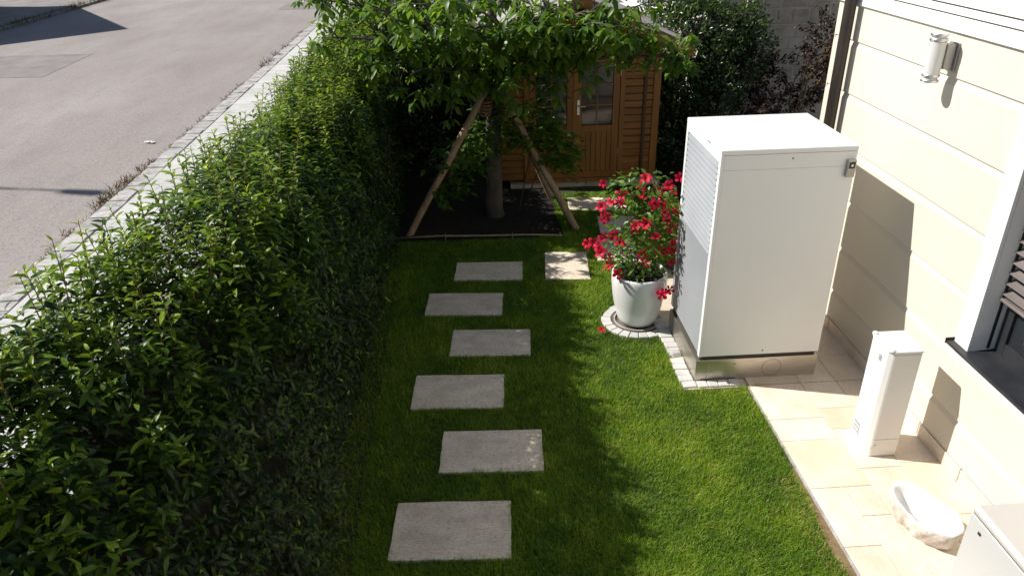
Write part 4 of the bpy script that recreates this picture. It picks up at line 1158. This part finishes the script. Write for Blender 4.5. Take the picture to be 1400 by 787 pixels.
def plant():
    base = Vector((POTC[0], POTC[1], .55))
    pl = thing('flowering_plant', base, 'bushy climbing plant with red trumpet flowers growing in the white pot', 'plant')
    r = random.Random(21); nr = np.random.default_rng(21)
    # trellis canes inside
    P = []; D = []; U = []; st = MB()
    def env(z):        # half width of the plant at a height
        t_ = (z - .62) / 1.1
        return .15 + .30 * math.sin(min(1, max(0, t_ * .95 + .12)) * 2.55) ** 1.0 if t_ < 1 else .1
    for k in range(9):
        a = r.uniform(0, 6.28); pts = []
        for i in range(9):
            z = .55 + 1.08 * i / 8; q = env(z) * r.uniform(.3, .75)
            pts.append((base.x + q * math.cos(a), base.y + q * math.sin(a) * .8, z)); a += r.uniform(.3, .8)
        st.tube(pts, [.007 - .0005 * i for i in range(9)], 5)
    st.build('stem', M['twig'], pl, smooth=True)
    for _ in range(1000):
        z = .62 + 1.1 * r.random() ** .9; q = env(z) * (r.random() ** .45); a = r.uniform(0, 6.28)
        if r.random() < .25 * (z - .6): continue
        p = (base.x + q * math.cos(a) + .04 * math.sin(z * 7), base.y + q * math.sin(a) * .85, z + r.gauss(0, .02))
        P.append(p); D.append((math.cos(a) + r.gauss(0, .6), math.sin(a) + r.gauss(0, .6), r.gauss(-.1, .5))); U.append((r.gauss(0, .4), r.gauss(0, .4) - .2, 1))
    n = len(P); L = nr.uniform(.05, .085, n)
    me = leaf_mesh('foliage', np.array(P) - np.array(base), np.array(D), np.array(U), L, L * .5, nr.uniform(.05, .35, n), nr.uniform(.05, .15, n), np.clip(nr.normal(.5, .2, n), 0, 1))
    o = link(me, 'foliage', pl, M['vine']); o["kind"] = 'stuff'
    # flowers: offset across (x), height, towards the camera
    spots = [(-.46, 1.62), (-.40, 1.50), (-.50, 1.42), (-.46, 1.36), (-.28, 1.44), (-.44, 1.26), (-.28, 1.56), (-.08, 1.66), (-.02, 1.72), (-.10, 1.60), (.02, 1.55), (.20, 1.70), (.18, 1.60), (.30, 1.56), (.40, 1.66), (.14, 1.48),
             (-.16, 1.30), (-.07, 1.28), (-.10, 1.20), (-.04, 1.32), (.24, 1.26), (.27, 1.20), (.08, 1.16), (.46, 1.48), (.36, 1.14), (.50, 1.24), (.43, 1.04), (.30, 1.02), (-.30, 1.08), (-.36, 1.12), (-.24, 1.02), (-.56, .99), (-.64, .96), (-.50, .94), (-.44, 1.0), (-.50, .93),
             (-.42, .78), (-.37, .80), (-.05, .94), (.22, .88), (.30, .84), (.33, .93), (.02, .76), (.52, 1.02), (.48, .9), (.20, 1.38), (.34, 1.36)]
    fl = []
    for (dx, z) in spots:
        dy = -(.30 - .35 * abs(dx)) + r.uniform(-.05, .25)
        fl.append((base.x + dx * .92, base.y + dy, z))
    fl += [(base.x + .20, base.y - .33, .54), (base.x + .26, base.y - .31, .55), (base.x + .17, base.y - .34, .52), (base.x - .27, base.y - .14, .68)]
    for p in fl:
        d = Vector((p[0] - base.x + r.gauss(0, .25), -1.0 + r.gauss(0, .5), .45 + r.gauss(0, .45))).normalized()
        q = d.to_track_quat('Z', 'Y') @ Matrix.Rotation(r.uniform(0, 6.28), 3, 'Z').to_quaternion()
        f = bpy.data.objects.new('flower', r.choice(FM)); COL.objects.link(f); f.parent = pl
        s = r.uniform(.09, .13)
        f.matrix_local = Matrix.LocRotScale(Vector(p) - base, q, Vector((s, s, s)))
    # trailing spray over the rim
    st = MB(); st.tube([(base.x + .1, base.y - .15, .6), (base.x + .2, base.y - .31, .665), (base.x + .22, base.y - .335, .56)], [.005, .004, .003], 5); st.build('trailing_stem', M['twig'], pl)
    f = bpy.data.objects.new('fallen_flower', FM[0]); COL.objects.link(f)
    f.matrix_world = Matrix.LocRotScale(Vector((1.33, 6.96, .075)), Vector((.2, -.4, 1)).to_track_quat('Z', 'Y'), Vector((.085,) * 3))
    tag(f, 'single fallen red flower lying on the lawn left of the pot', 'flower')
plant()

# ------------------------------------------------------------------ maple by the house corner
def maple():
    base = Vector((5.35, 12.4, 0))
    mp = thing('red_maple', base, 'sparse dark red maple shrub in front of the old stone wall', 'shrub')
    r = random.Random(8); nr = np.random.default_rng(8); P = []; D = []; st = MB()
    def limb(p, d, ln, rad, dep):
        pts = [p]; 
        for i in range(5):
            d = (d + Vector((r.gauss(0, .16), r.gauss(0, .16), r.gauss(.02, .08)))).normalized(); p = p + d * ln / 5; pts.append(p)
            if dep < 3 and i > 0 and r.random() < .85:
                dd = (d + Vector((r.gauss(0, .8), r.gauss(0, .6), r.gauss(-.1, .4)))).normalized()
                limb(p, dd, ln * r.uniform(.45, .7), rad * .6, dep + 1)
            if dep >= 1:
                for _ in range(3 if dep == 1 else 5): P.append(p + Vector((r.gauss(0, .035), r.gauss(0, .035), r.gauss(0, .02)))); D.append((d.x + r.gauss(0, .7), d.y + r.gauss(0, .7), r.gauss(-.25, .3)))
        st.tube(pts, [max(.002, rad * (1 - .12 * i)) for i in range(len(pts))], 5)
    for d, ln in (((-.2, 0, 1), 1.3), ((.25, 0, 1), 1.6), ((.05, -.2, 1), 1.45), ((.5, .1, .9), 1.5), ((-.45, .1, .8), 1.0)):
        limb(base + Vector((0, 0, .0)), Vector(d).normalized(), ln, .022, 0)
    n = len(P); P = np.array([tuple(p) for p in P]); L = nr.uniform(.05, .085, n)
    me = leaf_mesh('foliage', P - np.array(base), np.array(D), np.tile((0, 0, 1.), (n, 1)) + nr.normal(0, .4, (n, 3)), L, L * .45, nr.uniform(.2, .5, n), nr.uniform(.05, .15, n), nr.uniform(0, 1, n))
    o = link(me, 'foliage', mp, M['maple']); o["kind"] = 'stuff'
    st.build('stem', M['twig'], mp)
maple()
shrub('low_shrub', (5.0, 12.0, 0), [((5.0, 12.0, .4), (.5, .4, .45)), ((5.5, 12.2, .35), (.4, .4, .4))], [((5.0, 12.0, 0), (5.0, 12.0, .5), .03, .015)],
      'dark low shrub at the foot of the red maple', 160, .05, .08, mat='shrub', seed=15, tint=(.2, .15))

# ------------------------------------------------------------------ old stone building behind
def stone_building():
    Y = 14.6
    X0, X1 = 4.55, 11.0
    sb = thing('stone_building', (7.5, Y, 0), 'old weathered stone building wall behind the shrubs and house corner', 'building')
    bx('wall', X0, X1, Y + .03, Y + 4, -.03, 6.0, M['mortar'], sb)
    r = random.Random(4); z = .02
    while z < 3.6:
        h = r.uniform(.20, .32); x = X0 + .002 - r.uniform(0, .3)
        while x < 8.0:
            wv = r.uniform(.28, .62)
            a, b_ = max(x, X0 + .001), min(x + wv, 8.3)
            if b_ - a > .08:
                n_ = 3; j = lambda: r.uniform(-.012, .012)
                prof = [(a + .006 + j(), z + .006 + j()), ((a + b_) / 2, z + .006 + j()), (b_ - .006 + j(), z + .012 + j()), (b_ - .012 + j(), z + h - .012 + j()), ((a + b_) / 2 + j(), z + h - .012 + j()), (a + .012 + j(), z + h - .012 + j())]
                MB().prism([(p[0], p[1]) for p in prof], 'y', Y + .018 + r.uniform(-.005, .010), Y + .06).build('stone', M['old_wall'], sb, bevel=.012, seg=1, loc=((a + b_) / 2, Y, z))
            x += wv
        z += h
    MB().tube([(X0 - .07, Y - .02, 0), (X0 - .07, Y - .02, 6)], .05, 14).build('downpipe', M['white_render'], sb, smooth=True)
stone_building()

# neighbour's low white garage with a pale flat roof beyond the shed
gr = thing('neighbour_garage', (2.5, 20, 0), 'low white building with a pale flat roof beyond the shed', 'building')
bx('wall', 2.7, 4.4, 16.9, 23.0, -.03, 1.9, M['white_render'], gr)
bx('roof', 2.6, 4.45, 16.8, 23.1, 1.905, 2.0, M['white_render'], gr, bevel=.01)
bx('parapet', 2.6, 4.45, 23.1, 23.25, 1.6, 3.4, M['white_render'], gr)
bx('roof_light', 2.9, 3.6, 18.4, 19.4, 2.0, 2.14, M['grey_coat'], gr, bevel=.02)
bx('roof_light', 4.0, 4.35, 17.6, 18.2, 2.0, 2.12, M['grey_coat'], gr, bevel=.02)

# house across the street: stands left of the frame, its gable shadow falls on the road
oh = thing('opposite_house', (-26, 33.3, 0), 'gabled house across the street whose pointed shadow falls on the road', 'house')
hp_ = 8.6; tn = .8; Yc = 33.35; hwid = 5.6
MB().prism([(Yc - hwid, 0), (Yc + hwid, 0), (Yc + hwid, hp_ - hwid * tn - .2), (Yc, hp_ - .2), (Yc - hwid, hp_ - hwid * tn - .2)], 'x', -34, -22.2).build('wall', M['plaster_far'], oh)
for s in (-1, 1):
    MB().prism([(Yc, hp_ - .19), (Yc + s * (hwid + .4), hp_ - .19 - (hwid + .4) * tn), (Yc + s * (hwid + .4), hp_ - (hwid + .4) * tn), (Yc, hp_)], 'x', -34.3, -22.0).build('roof', M['red_tile'], oh)
for (y0, z0) in ((-2.6, 1.0), (1.2, 1.0), (-.7, 4.4)):
    f_ = bx('window', -22.21, -22.15, Yc + y0, Yc + y0 + 1.4, z0, z0 + 1.4, M['white_render'], oh)
    bx('pane', -22.15, -22.13, Yc + y0 + .1, Yc + y0 + 1.3, z0 + .1, z0 + 1.3, M['glass'], f_)
# street lamp across the road: its shadow crosses the tarmac
def street_lamp():
    hgt = 11.4
    tip = Vector((-6.15, 12.25, 0)) + Vector((-1, .26, .95)) * (hgt / .95)
    # the head points along the street side; pole stands behind it
    b_ = Vector((tip.x - 1.35, tip.y + .32, 0))
    sl_ = thing('street_lamp', (b_.x, b_.y, 0), 'tall grey street lamp across the road casting a thin shadow', 'street lamp')
    MB().tube([(b_.x, b_.y, 0), (b_.x, b_.y, 1.2), (b_.x, b_.y, 1.25), (b_.x, b_.y, hgt - .35)], [.10, .09, .07, .045], 14).build('post', M['lamp_steel'], sl_, smooth=True)
    MB().tube([(b_.x, b_.y, hgt - .38), (b_.x + .15, b_.y, hgt - .12), (b_.x + .6, b_.y - .12, hgt)], [.045, .04, .035], 10).build('arm', M['lamp_steel'], sl_, smooth=True)
    MB().prism([(b_.x + .55, b_.y - .24), (b_.x + 1.15, b_.y - .42), (b_.x + 1.35, b_.y - .32), (b_.x + 1.2, b_.y - .14), (b_.x + .55, b_.y - .02)], 'z', hgt - .06, hgt + .06).build('lamp_head', M['lamp_steel'], sl_, bevel=.02)
street_lamp()
